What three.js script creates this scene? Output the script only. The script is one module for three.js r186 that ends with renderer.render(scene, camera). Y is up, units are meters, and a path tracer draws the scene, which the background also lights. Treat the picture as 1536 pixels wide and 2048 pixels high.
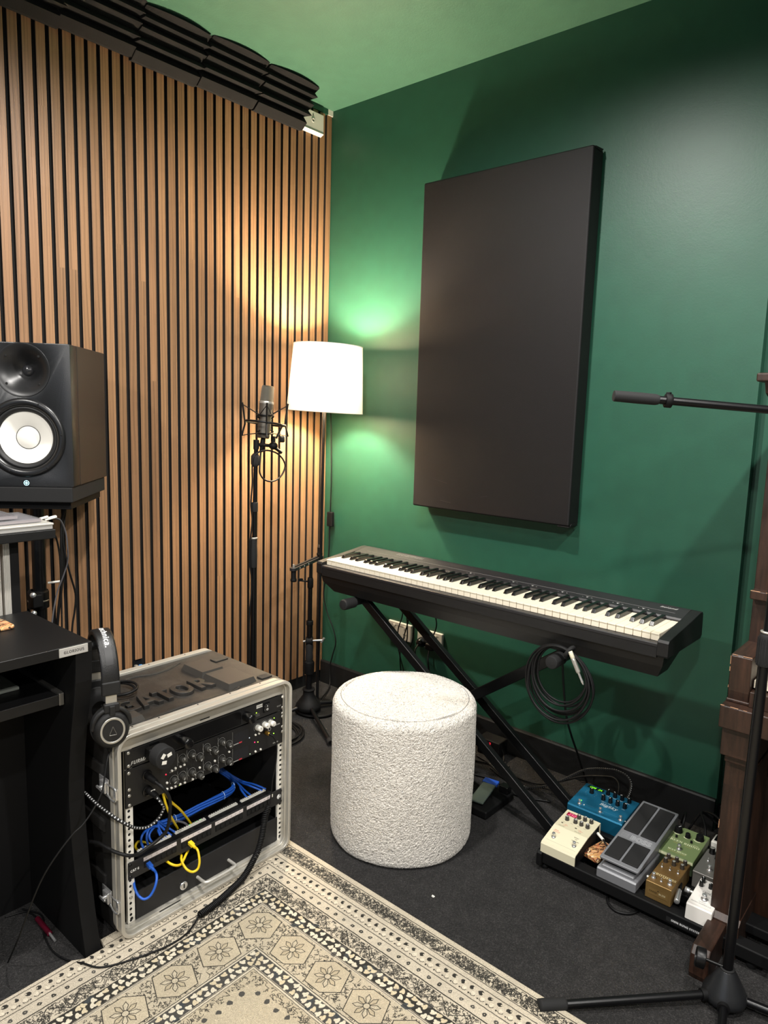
import * as THREE from 'three';
import { RoundedBoxGeometry } from 'three/addons/geometries/RoundedBoxGeometry.js';
import { mergeGeometries, toCreasedNormals } from 'three/addons/utils/BufferGeometryUtils.js';
import { FontLoader } from 'three/addons/loaders/FontLoader.js';
import { TextGeometry } from 'three/addons/geometries/TextGeometry.js';
import { ConvexGeometry } from 'three/addons/geometries/ConvexGeometry.js';
import { RectAreaLightUniformsLib } from 'three/addons/lights/RectAreaLightUniformsLib.js';

// ---------------------------------------------------------------- camera, light, exposure
const scene = new THREE.Scene();
const camera = new THREE.PerspectiveCamera(71.32, 1536 / 2048, 0.05, 30);
camera.position.set(2.3001, 1.2673, 2.2619);
camera.up.set(-0.1148, 0.9896, -0.0868);
camera.lookAt(2.3001 - 0.6460, 1.2673 - 0.1409, 2.2619 - 0.7502);

const renderer = new THREE.WebGLRenderer({ antialias: true });
renderer.toneMapping = THREE.LinearToneMapping;
renderer.toneMappingExposure = 1.0;
renderer.shadowMap.enabled = true;
RectAreaLightUniformsLib.init();

// the room behind the camera has a window: a pale overcast sky stands outside it
scene.background = new THREE.Color().setRGB(0.62, 0.74, 0.95);
scene.backgroundIntensity = 1.0;
scene.environment = null;

const CEIL = 2.507;
// recessed ceiling downlights, [x, z]; only the light they throw is in the picture
const DOWNLIGHTS = [[1.15, 1.24], [2.5, 1.24], [1.15, 2.9], [2.5, 2.9], [3.7, 2.0]];
const DOWN_COLOR = new THREE.Color().setRGB(1.0, 0.965, 0.92);
const DOWN_POWER = 9.5;
for (const [x, z] of DOWNLIGHTS) {
  const l = new THREE.SpotLight(DOWN_COLOR, DOWN_POWER, 0, 1.46, 0.35, 2);
  l.position.set(x, CEIL - 0.03, z);
  l.target.position.set(x, 0, z);
  l.castShadow = true; l.shadow.radius = 1.6;
  scene.add(l, l.target);
}
// bulb of the floor lamp in the corner
const LAMP = new THREE.Vector3(0.227, 1.40, 0.240);
const BULB_COLOR = new THREE.Color().setRGB(1.0, 0.84, 0.62);
const bulbLight = new THREE.PointLight(BULB_COLOR, 6.5, 0, 2);
bulbLight.position.copy(LAMP);
bulbLight.castShadow = true; bulbLight.shadow.radius = 2.0;
scene.add(bulbLight);

// ---------------------------------------------------------------- helpers
function rng(seed) { let a = seed >>> 0; return () => { a = (a + 0x6D2B79F5) | 0; let t = Math.imul(a ^ (a >>> 15), 1 | a); t = (t + Math.imul(t ^ (t >>> 7), 61 | t)) ^ t; return ((t ^ (t >>> 14)) >>> 0) / 4294967296; }; }
const PI = Math.PI, V = (x, y, z) => new THREE.Vector3(x, y, z);
const usedNames = new Map();
function numbered(name) {
  const n = usedNames.get(name) || 0; usedNames.set(name, n + 1);
  return n ? name + '_' + String(n).padStart(3, '0') : name;
}
function tag(o, label, category, group, kind) {
  o.userData.label = label; o.userData.category = category;
  if (group) o.userData.group = group;
  if (kind) o.userData.kind = kind;
  return o;
}
// a thing: a Group at its base. With `local` false its parts are given in room coordinates.
function thing(name, label, category, [x, y, z], group, local = false) {
  const o = new THREE.Group(); o.name = numbered(name); o.position.set(x, y, z);
  tag(o, label, category, group); scene.add(o);
  o.shift = local ? V(0, 0, 0) : V(-x, -y, -z);
  return o;
}
function prep(g) {
  g = g.index ? g.toNonIndexed() : g;
  for (const k of Object.keys(g.attributes)) if (!['position', 'normal', 'uv'].includes(k)) g.deleteAttribute(k);
  if (!g.attributes.uv) g.setAttribute('uv', new THREE.BufferAttribute(new Float32Array(g.attributes.position.count * 2), 2));
  if (!g.attributes.normal) g.computeVertexNormals();
  return g;
}
function join(list) { list = list.flat(); return list.length === 1 ? list[0] : mergeGeometries(list.map(prep)); }
function part(name, geo, mat, parent, label) {
  let g = Array.isArray(geo) ? join(geo) : geo;
  const sh = parent.shift || V(0, 0, 0);
  if (sh.lengthSq() > 0) { g = g.clone(); g.translate(sh.x, sh.y, sh.z); }
  const m = new THREE.Mesh(g, mat);
  m.name = numbered(name); m.shift = sh; m.castShadow = m.receiveShadow = true;
  if (label) m.userData.label = label;
  parent.add(m);
  return m;
}
function struct(name, geo, mat, parent) {
  const m = part(name, geo, mat, parent || scene);
  m.userData.kind = 'structure';
  return m;
}
function single(name, geo, mat, label, category, group) {   // a thing that is one mesh
  return tag(part(name, geo, mat, scene), label, category, group);
}
function copyOf(root, label, name) {
  const c = root.clone(); c.name = numbered(name || root.name.replace(/_\d{3}$/, '')); scene.add(c);
  if (label) c.userData.label = label;
  return c;
}
// ---- geometry (room coordinates)
function box(x0, x1, y0, y1, z0, z1, r = 0, seg = 2) {
  const w = x1 - x0, h = y1 - y0, d = z1 - z0;
  const g = r > 0 ? new RoundedBoxGeometry(w, h, d, seg, Math.min(r, w / 2.01, h / 2.01, d / 2.01)) : new THREE.BoxGeometry(w, h, d);
  g.translate((x0 + x1) / 2, (y0 + y1) / 2, (z0 + z1) / 2);
  return g;
}
// planar uv in metres, by the main direction of each face
function metreUV(g, s = 1) {
  g = g.index ? g.toNonIndexed() : g; g.computeBoundingBox();
  const p = g.attributes.position, uv = new Float32Array(p.count * 2), a = V(), b = V(), c = V();
  for (let i = 0; i < p.count; i += 3) {
    a.fromBufferAttribute(p, i); b.fromBufferAttribute(p, i + 1); c.fromBufferAttribute(p, i + 2);
    const n = b.clone().sub(a).cross(c.clone().sub(a)), X = Math.abs(n.x), Y = Math.abs(n.y), Z = Math.abs(n.z);
    [a, b, c].forEach((q, k) => {
      const [u, v] = Y >= X && Y >= Z ? [q.x, q.z] : X >= Z ? [q.z, q.y] : [q.x, q.y];
      uv[(i + k) * 2] = u * s; uv[(i + k) * 2 + 1] = v * s;
    });
  }
  g.setAttribute('uv', new THREE.BufferAttribute(uv, 2));
  return g;
}
function rod(a, b, r, seg = 16, r2 = r, cap = true) {
  const d = b.clone().sub(a), L = d.length();
  const g = new THREE.CylinderGeometry(r2, r, L, seg, 1, !cap);
  g.translate(0, L / 2, 0);
  g.applyQuaternion(new THREE.Quaternion().setFromUnitVectors(V(0, 1, 0), d.normalize()));
  g.translate(a.x, a.y, a.z);
  return g;
}
const arr = (pts) => pts.map((p) => p.isVector3 ? p : V(...p));
function tube(pts, r, n = 0, seg = 8, closed = false, tension = 0.5) {
  const P = arr(pts), c = new THREE.CatmullRomCurve3(P, closed, 'centripetal', tension);
  const g = new THREE.TubeGeometry(c, n || P.length * 8, r, seg, closed);
  if (closed) return g;
  const ends = [c.getPoint(0), c.getPoint(1)].map((p) => { const s = new THREE.SphereGeometry(r, seg, 4); s.translate(p.x, p.y, p.z); return s; });
  return join([g, ...ends]);
}
// a lathe about the axis from a in direction d; profile [[radius, along], ...]
function lathe(profile, a = V(0, 0, 0), d = V(0, 1, 0), seg = 32) {
  const g = new THREE.LatheGeometry(profile.map(([r, y]) => new THREE.Vector2(Math.max(r, 0.00001), y)), seg);
  g.applyQuaternion(new THREE.Quaternion().setFromUnitVectors(V(0, 1, 0), d.clone().normalize()));
  g.translate(a.x, a.y, a.z);
  return g;
}
function shapeOf(pts) { const s = new THREE.Shape(); pts.forEach(([x, y], i) => (i ? s.lineTo(x, y) : s.moveTo(x, y))); s.closePath(); return s; }
function roundRect(x0, y0, x1, y1, r, target = new THREE.Shape()) {
  target.moveTo(x0 + r, y0); target.lineTo(x1 - r, y0); target.absarc(x1 - r, y0 + r, r, -PI / 2, 0);
  target.lineTo(x1, y1 - r); target.absarc(x1 - r, y1 - r, r, 0, PI / 2); target.lineTo(x0 + r, y1); target.absarc(x0 + r, y1 - r, r, PI / 2, PI);
  target.lineTo(x0, y0 + r); target.absarc(x0 + r, y0 + r, r, PI, 1.5 * PI);
  return target;
}
// extrude a shape. axis 'x': shape (z, y) pushed from x0 to x1; 'z': shape (x, y) from z0 to z1; 'y': shape (x, z) from y0 to y1
function ext(shape, axis, a, b, bevel = 0, seg = 2, curve = 12) {
  if (Array.isArray(shape)) shape = shapeOf(shape);
  const g = new THREE.ExtrudeGeometry(shape, { depth: b - a - 2 * bevel, bevelEnabled: bevel > 0, bevelThickness: bevel, bevelSize: bevel, bevelOffset: -bevel, bevelSegments: seg, curveSegments: curve });
  g.translate(0, 0, a + bevel);
  const m = new THREE.Matrix4();
  if (axis === 'x') m.set(0, 0, 1, 0, 0, 1, 0, 0, 1, 0, 0, 0, 0, 0, 0, 1);
  if (axis === 'y') m.set(1, 0, 0, 0, 0, 0, 1, 0, 0, 1, 0, 0, 0, 0, 0, 1);
  if (axis !== 'z') {
    g.applyMatrix4(m);   // mirrored: turn the faces round
    const n = g.index ? g.toNonIndexed() : g;
    for (const key of Object.keys(n.attributes)) {
      const at = n.attributes[key], s = at.itemSize;
      for (let i = 0; i < at.count; i += 3) for (let k = 0; k < s; k++) {
        const p = at.array[(i + 1) * s + k]; at.array[(i + 1) * s + k] = at.array[(i + 2) * s + k]; at.array[(i + 2) * s + k] = p;
      }
    }
    n.computeVertexNormals();
    return n;
  }
  return g;
}
// a printed plate: face of width w, height h at c, facing n ('x', 'y' = up with text read from +z, 'z')
function face(w, h, at, facing) {
  const g = new THREE.PlaneGeometry(w, h);
  if (facing === 'x') g.rotateY(PI / 2);
  if (facing === 'y') g.rotateX(-PI / 2);
  g.translate(...at);
  return g;
}
// ---- noise and textures
function noise2(n, cells, seed) {   // tiling value noise, n x n, values 0..1
  const R = rng(seed), g = new Float32Array(cells * cells).map(() => R()), out = new Float32Array(n * n);
  const f = (t) => t * t * (3 - 2 * t);
  for (let y = 0; y < n; y++) {
    const v = y / n * cells, j = Math.floor(v), q = f(v - j), j0 = (j % cells) * cells, j1 = ((j + 1) % cells) * cells;
    for (let x = 0; x < n; x++) {
      const u = x / n * cells, i = Math.floor(u), p = f(u - i), i0 = i % cells, i1 = (i + 1) % cells;
      out[y * n + x] = (g[j0 + i0] * (1 - p) + g[j0 + i1] * p) * (1 - q) + (g[j1 + i0] * (1 - p) + g[j1 + i1] * p) * q;
    }
  }
  return out;
}
function dataTex(n, m, fn, srgb, repeat = [1, 1]) {   // fn(i, x, y) -> [r, g, b] 0..1
  const d = new Uint8Array(n * m * 4);
  for (let y = 0; y < m; y++) for (let x = 0; x < n; x++) {
    const i = y * n + x, c = fn(i, x, y);
    d[i * 4] = Math.max(0, Math.min(255, c[0] * 255)); d[i * 4 + 1] = Math.max(0, Math.min(255, c[1] * 255)); d[i * 4 + 2] = Math.max(0, Math.min(255, c[2] * 255)); d[i * 4 + 3] = 255;
  }
  const t = new THREE.DataTexture(d, n, m);
  t.wrapS = t.wrapT = THREE.RepeatWrapping; t.magFilter = THREE.LinearFilter; t.repeat.set(...repeat); t.needsUpdate = true;
  if (srgb) t.colorSpace = THREE.SRGBColorSpace;
  return t;
}
function canvasTex(w, h, draw, wrap = false) {
  const c = document.createElement('canvas'); c.width = w; c.height = h;
  draw(c.getContext('2d'), w, h);
  const t = new THREE.CanvasTexture(c); t.colorSpace = THREE.SRGBColorSpace; t.magFilter = THREE.LinearFilter;
  if (wrap) t.wrapS = t.wrapT = wrap;
  return t;
}
function std(color, roughness = 0.6, more = {}) { return new THREE.MeshStandardMaterial({ color, roughness, ...more }); }
function print(w, h, draw, roughness = 0.5, more = {}) { return new THREE.MeshStandardMaterial({ map: canvasTex(w, h, draw), roughness, ...more }); }

// ---------------------------------------------------------------- materials
const nFine = noise2(256, 128, 1), nMid = noise2(256, 32, 2), nBig = noise2(256, 6, 3), nFine2 = noise2(256, 200, 4);
const grainBump = dataTex(256, 256, (i) => { const v = 0.6 * nFine[i] + 0.4 * nFine2[i]; return [v, v, v]; }, false, [12, 12]);
const M = {
  black: std('#0d0d0e', 0.5), blackMatte: new THREE.MeshPhysicalMaterial({ color: '#080809', roughness: 0.65, specularIntensity: 0.5 }), blackGloss: std('#0c0c0d', 0.22), rubber: std('#101011', 0.8),
  plastic: std('#121213', 0.5, { bumpMap: grainBump, bumpScale: 0.0002 }),
  blackMetal: std('#101011', 0.36, { metalness: 0.3 }), tubeMetal: std('#0e0e10', 0.3, { metalness: 0.25 }),
  chrome: std('#d8d8d8', 0.22, { metalness: 0.8 }), nickel: std('#b9b6ae', 0.34, { metalness: 0.65 }), alu: std('#c9c6be', 0.4, { metalness: 0.4 }),
  steel: std('#8d8b86', 0.45, { metalness: 0.9 }), brass: std('#c39a4c', 0.35, { metalness: 1 }),
  white: std('#e6e3da', 0.5), cable: new THREE.MeshPhysicalMaterial({ color: '#0c0c0d', roughness: 0.55, specularIntensity: 0.6 }), cableGrey: std('#57565a', 0.5), cableBlue: std('#1e57b8', 0.45), cableYellow: std('#e2c21e', 0.45),
  darkHole: std('#050505', 0.9),
};
function glow(color, k) { return new THREE.MeshStandardMaterial({ color: '#0a0a0a', emissive: color, emissiveIntensity: k, roughness: 0.4 }); }

// ---------------------------------------------------------------- the room
{
  const n = 512, a = noise2(n, 170, 11), b = noise2(n, 60, 12), c = noise2(n, 9, 13);
  const stipple = dataTex(n, n, (i) => { const v = 0.5 * a[i] + 0.35 * b[i] + 0.15 * c[i]; return [v, v, v]; }, false, [2.2, 2.2]);
  const wallTone = dataTex(n, n, (i) => { const k = 0.97 + 0.05 * (b[i] - 0.5) + 0.04 * (c[i] - 0.5); return [0.135 * k, 0.320 * k, 0.248 * k]; }, true, [0.5, 0.5]);
  M.green = new THREE.MeshStandardMaterial({ map: wallTone, roughness: 0.44, bumpMap: stipple, bumpScale: 0.00012 });
  const ceilTone = dataTex(n, n, (i) => { const k = 0.97 + 0.05 * (b[i] - 0.5) + 0.05 * (c[i] - 0.5); return [0.31 * k, 0.485 * k, 0.395 * k]; }, true, [0.5, 0.5]);
  M.greenCeil = new THREE.MeshStandardMaterial({ map: ceilTone, roughness: 0.5, bumpMap: stipple, bumpScale: 0.0005 });
  M.offWall = std('#5d5e5a', 0.8);
  M.skirt = std('#0e0f10', 0.55, { bumpMap: grainBump, bumpScale: 0.0002 });
  // carpet: short charcoal loops with lighter flecks
  const f1 = noise2(1024, 512, 21), f2 = noise2(1024, 256, 22), f3 = noise2(1024, 24, 23), f4 = noise2(1024, 700, 24);
  const carpetTone = dataTex(1024, 1024, (i) => { const s = f1[i] * f2[i], k = 0.085 + 0.20 * s + 0.035 * (f3[i] - 0.5) + (f4[i] > 0.93 ? 0.10 : 0); return [k * 1.02, k * 0.985, k * 0.98]; }, true, [1.6, 1.6]);
  const carpetBump = dataTex(1024, 1024, (i) => { const v = 0.5 * f1[i] + 0.5 * f2[i]; return [v, v, v]; }, false, [1.6, 1.6]);
  M.carpet = new THREE.MeshStandardMaterial({ map: carpetTone, roughness: 1, bumpMap: carpetBump, bumpScale: 0.004 });
}
const X1 = 4.6, Z1 = 4.3;
struct('floor', metreUV(box(-0.14, X1 + 0.12, -0.1, 0, -0.15, Z1 + 0.12)), M.carpet);
struct('ceiling', metreUV(box(-0.14, X1 + 0.12, CEIL, CEIL + 0.12, -0.15, Z1 + 0.12)), M.greenCeil);
struct('wall_back', [metreUV(box(-0.02, 1.75, 0, CEIL, -0.15, 0)), metreUV(box(1.75, X1, 0, CEIL, -0.15, -0.035))], M.green);
struct('trim_1', metreUV(box(1.75, X1, 0, 0.075, -0.035, -0.02)), M.skirt);
struct('baseboard_back', metreUV(ext([[0, 0], [0.014, 0], [0.014, 0.1], [0.011, 0.105], [0, 0.105]], 'x', -0.0, 1.75)), M.skirt);
struct('wall_right', metreUV(box(X1, X1 + 0.12, 0, CEIL, -0.15, Z1 + 0.12)), M.offWall);
{ // the wall behind the camera, with the window that the daylight comes in by
  const wx0 = 1.2, wx1 = 3.4, wy0 = 0.75, wy1 = 2.15;
  struct('wall_front', [metreUV(box(-0.02, wx0, 0, CEIL, Z1, Z1 + 0.12)), metreUV(box(wx1, X1, 0, CEIL, Z1, Z1 + 0.12)), metreUV(box(wx0, wx1, 0, wy0, Z1, Z1 + 0.12)), metreUV(box(wx0, wx1, wy1, CEIL, Z1, Z1 + 0.12))], M.offWall);
  const w = new THREE.Group(); w.name = 'window_1'; w.userData.kind = 'structure'; scene.add(w);
  const fr = [box(wx0, wx1, wy0, wy0 + 0.05, Z1 + 0.03, Z1 + 0.09), box(wx0, wx1, wy1 - 0.05, wy1, Z1 + 0.03, Z1 + 0.09)];
  for (const x of [wx0, (wx0 + wx1) / 2 - 0.025, wx1 - 0.05]) fr.push(box(x, x + 0.05, wy0 + 0.05, wy1 - 0.05, Z1 + 0.03, Z1 + 0.09));
  part('window_frame', fr, M.white, w);
  const glass = new THREE.MeshPhysicalMaterial({ color: '#ffffff', roughness: 0.02, transmission: 1, thickness: 0, ior: 1.5 });
  for (const k of [0, 1]) part('window_pane', box(k ? (wx0 + wx1) / 2 + 0.025 : wx0 + 0.05, k ? wx1 - 0.05 : (wx0 + wx1) / 2 - 0.025, wy0 + 0.05, wy1 - 0.05, Z1 + 0.058, Z1 + 0.062), glass, w);
}
// ---- slatted left wall: felt backing and one mesh per oak slat
{
  const W = 512, H = 2048, R = rng(5);
  const g1 = noise2(512, 48, 31), g2 = noise2(512, 128, 32), g3 = noise2(512, 12, 33), g4 = noise2(512, 220, 34);
  const at = (t, u, v) => t[(((v | 0) & 511) << 9) + ((u | 0) & 511)];
  const woodTone = dataTex(W, H, (i, x, y) => {
    const bend = 26 * at(g3, y * 0.05, x * 0.30) + 10 * at(g1, y * 0.06, 90);
    const line = at(g2, (x + bend) * 1.0, y * 0.012), streak = at(g4, (x + bend * 0.6) * 1.4, y * 0.02), broad = at(g3, x * 0.5 + bend * 0.4, y * 0.03);
    const ring = Math.abs(Math.sin((x + bend * 2.2) * 0.11));
    const k = 0.90 + 0.15 * (line - 0.5) + 0.16 * (streak - 0.5) + 0.20 * (broad - 0.5) - 0.10 * Math.pow(ring, 8);
    return [0.655 * k, 0.505 * k - 0.008, 0.370 * k - 0.012];
  }, true);
  const woodBump = dataTex(W, H, (i, x, y) => { const v = at(g4, x * 1.4, y * 0.02); return [v, v, v]; }, false);
  M.wood = new THREE.MeshStandardMaterial({ map: woodTone, roughness: 0.45, bumpMap: woodBump, bumpScale: 0.0002 });
  M.felt = std('#0d0c0b', 0.95, { bumpMap: grainBump, bumpScale: 0.0008 });
  const wall = new THREE.Group(); wall.name = 'wall_left'; wall.userData.kind = 'structure'; scene.add(wall);
  part('plaster', metreUV(box(-0.14, -0.02, 0, CEIL, -0.15, Z1)), M.green, wall);
  part('felt_backing', metreUV(box(-0.02, -0.0105, 0.055, 2.485, -0.0, 2.30)), M.felt, wall);
  const p = 0.04006, w = 0.0285;
  // a few cuts of veneer, each with its own piece of grain
  const cuts = Array.from({ length: 14 }, () => {
    const g = box(-0.0105, 0, 0, 2.43, 0, w, 0.0012, 1), q = g.attributes.position, uv = g.attributes.uv, u0 = R(), v0 = R(), fl = R() < 0.5 ? -1 : 1;
    for (let i = 0; i < q.count; i++) uv.setXY(i, u0 + fl * (q.getZ(i) + q.getX(i)) * 5.2, v0 + q.getY(i) * 0.42);
    return g;
  });
  const tones = [1, 0.93, 1.05, 0.97].map((k, i) => { const m = M.wood.clone(); m.color.setRGB(k, k * (i === 1 ? 0.985 : 1), k * (i === 2 ? 0.98 : 1)); return m; });
  const core = std('#1c130c', 0.8), slatMats = tones.map((m) => [m, core, core, core, core, core]);   // oak veneer in front, dark board at the sides
  for (let k = 0; k < 56; k++) {
    const z0 = 0.0034 + k * p, m = new THREE.Mesh(cuts[Math.floor(R() * cuts.length)], slatMats[Math.floor(R() * 4)]);
    m.name = numbered('slat'); m.position.set(0, 0.055, z0); m.castShadow = m.receiveShadow = true;
    if (k === 23) { m.position.y = 0.34; m.scale.y = (2.485 - 0.34) / 2.43; }   // cut short over the socket behind the rack
    wall.add(m);
  }
  struct('baseboard_left', metreUV(box(-0.02, -0.006, 0, 0.055, 0.0, 2.3)), M.skirt);
  struct('trim_2', metreUV(box(-0.02, 0.004, 2.485, CEIL, 0.03, 1.6)), M.green);
  struct('trim_3', metreUV(box(-0.02, 0.003, 2.485, CEIL, 0.0, 0.03)), M.white);
}
// ---- downlight fittings in the ceiling
{
  const [x0, z0] = DOWNLIGHTS[0];
  const t = thing('downlight', 'round recessed ceiling downlight with a white rim, nearest the rack', 'ceiling light', [x0, CEIL, z0], 'recessed downlights outside the picture', true);
  part('rim', lathe([[0.040, 0.0], [0.040, -0.004], [0.044, -0.007], [0.056, -0.005], [0.058, 0.0]]), M.white, t);
  part('lamp_disc', lathe([[0.0, -0.002], [0.040, -0.002], [0.040, -0.0005], [0.0, -0.0005]]), glow('#fff0dd', 4), t);
  for (const [x, z] of DOWNLIGHTS.slice(1)) copyOf(t, x < 2 ? 'round recessed ceiling downlight with a white rim, above the rug' : x > 3 ? 'round recessed ceiling downlight with a white rim, nearest the right wall' : z < 2 ? 'round recessed ceiling downlight with a white rim, nearest the piano' : 'round recessed ceiling downlight with a white rim, behind the camera').position.set(x, CEIL, z);
}

// ---------------------------------------------------------------- foam wedge tiles along the top of the slatted wall
{
  const foamBump = dataTex(256, 256, (i) => { const v = nFine2[i] * 0.7 + nFine[i] * 0.3; return [v, v, v]; }, false, [18, 18]);
  M.foam = std('#141213', 0.95, { bumpMap: foamBump, bumpScale: 0.0012 });
  const L = 0.2436, N = 14;
  const prof = [[0.004, 2.372], [0.020, 2.370], [0.048, 2.392], [0.028, 2.420], [0.076, 2.413], [0.055, 2.437], [0.089, 2.449], [0.066, 2.474], [0.109, 2.472], [0.092, 2.492], [0.118, 2.503], [0.102, 2.505], [0.004, 2.44]];
  const T = 10;   // the outer edge, which hangs off the ceiling between the glued corners
  const ring = (z) => prof.map(([x, y], k) => {
    const s = Math.pow(Math.sin(PI * z / L), 0.8);
    return [x + (k === T ? 0.026 * s : k === T - 1 ? 0.006 * s : k === T + 1 ? 0.012 * s : 0), y - (k === T ? 0.008 * s : 0), z];
  });
  const pos = [], tri = (a, b, c) => pos.push(...a, ...b, ...c);
  for (let i = 0; i < N; i++) {
    const A = ring(L * i / N), B = ring(L * (i + 1) / N);
    for (let k = 0; k < prof.length; k++) { const q = (k + 1) % prof.length; tri(A[k], A[q], B[k]); tri(A[q], B[q], B[k]); }
  }
  const caps = THREE.ShapeUtils.triangulateShape(prof.map(([x, y]) => new THREE.Vector2(x, y)), []);
  for (const [a, b, c] of caps) { const A = ring(0), B = ring(L); tri(A[a], A[c], A[b]); tri(B[a], B[b], B[c]); }
  let g = new THREE.BufferGeometry(); g.setAttribute('position', new THREE.Float32BufferAttribute(pos, 3)); g.computeVertexNormals();
  g = metreUV(g);
  const labels = ['dark grey wedge foam tile nearest the corner, its zigzag end over the white plate', 'dark grey wedge foam tile second from the green corner', 'dark grey wedge foam tile third from the green corner', 'dark grey wedge foam tile fourth from the green corner', 'dark grey wedge foam tile fifth from the green corner, near the top left edge', 'dark grey wedge foam tile sixth from the corner, cut by the picture edge'];
  const R = rng(77), jit = [0, 0.002, -0.003, 0.003, -0.0015, 0.0015];
  labels.forEach((l, i) => {
    const m = single('foam_tile', g, M.foam, l, 'acoustic foam', 'foam wedge tiles along the ceiling edge');
    m.position.set(0.004 + (R() - 0.5) * 0.006, jit[i], 0.200 + i * 0.2445);
    m.rotation.x = 0.006 * (R() - 0.5);
  });
}
// white mounting plate beside the foam
{
  const t = thing('mounting_plate', 'small white plate with a round hole and a lip, by the foam in the corner', 'wall plate', [0.0, 2.39, 0.13]);
  const s = roundRect(0.068, 2.392, 0.200, 2.466, 0.003); const h = new THREE.Path(); h.absarc(0.128, 2.431, 0.0055, 0, 2 * PI, true); s.holes.push(h);
  part('plate', ext(s, 'x', 0.0005, 0.017, 0.001), M.white, t);
  part('lip', ext([[2.384, 0.0005], [2.384, 0.0], [2.392, 0.019], [2.3935, 0.017]].map(([y, x]) => [x, y]), 'z', 0.068, 0.200), M.white, t);
  part('rim', lathe([[0.0055, 0], [0.0085, 0], [0.0085, 0.002], [0.0055, 0.002], [0.0055, 0]], V(0.017, 2.431, 0.128), V(1, 0, 0), 20), M.white, t);
  part('screw', lathe([[0, 0.0012], [0.003, 0.001], [0.003, 0]], V(0.017, 2.451, 0.128), V(1, 0, 0), 12), M.steel, t);
}
// ---------------------------------------------------------------- black fabric absorber panel on the green wall
{
  const weave = dataTex(256, 256, (i, x, y) => { const v = 0.5 + 0.25 * Math.sin(x * PI / 4) * Math.sin(y * PI / 4) + 0.3 * (nFine2[i] - 0.5); return [v, v, v]; }, false, [10, 10]);
  M.panelCloth = new THREE.MeshPhysicalMaterial({ color: '#121011', roughness: 0.55, specularIntensity: 0.6, bumpMap: weave, bumpScale: 0.0006, sheen: 0.12, sheenRoughness: 0.5, sheenColor: new THREE.Color('#6a6266') });
  const t = thing('acoustic_panel', 'large black fabric panel hung on the green wall above the keyboard', 'acoustic panel', [0.9, 0.9, 0.0]);
  // wrapped front: cloth stretched over the frame, slightly slack at the lower edge
  const g = new RoundedBoxGeometry(0.666, 1.202, 0.072, 4, 0.006); g.translate(0.8995, 1.5025, 0.0425);
  part('cloth', metreUV(g), M.panelCloth, t);
  const fold = (x, y, sx, sy) => ext([[x, y], [x + 0.055 * sx, y + 0.004 * sy], [x + 0.05 * sx, y + 0.010 * sy], [x + 0.012 * sx, y + 0.012 * sy]].map(([a, b]) => [a, b]), 'x', 1.2285, 1.2345, 0.001);
  part('corner_fold', fold(0.012, 0.8985, 1, 1), M.panelCloth, t);
  part('corner_fold', fold(0.012, 2.1065, 1, -1), M.panelCloth, t);
  part('corner_fold', box(1.19, 1.232, 0.8965, 0.9015, 0.02, 0.076, 0.002), M.panelCloth, t);
  for (const [x, y, a, l] of [[0.66, 1.015, -0.18, 0.07], [0.70, 0.935, -0.1, 0.05], [0.88, 0.965, 0.2, 0.03]]) {   // creases in the cloth
    const c = rod(V(x, y, 0.0783), V(x + l * Math.cos(a), y + l * Math.sin(a), 0.0783), 0.0009, 6); part('crease', c, M.panelCloth, t);
  }
}
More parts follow.
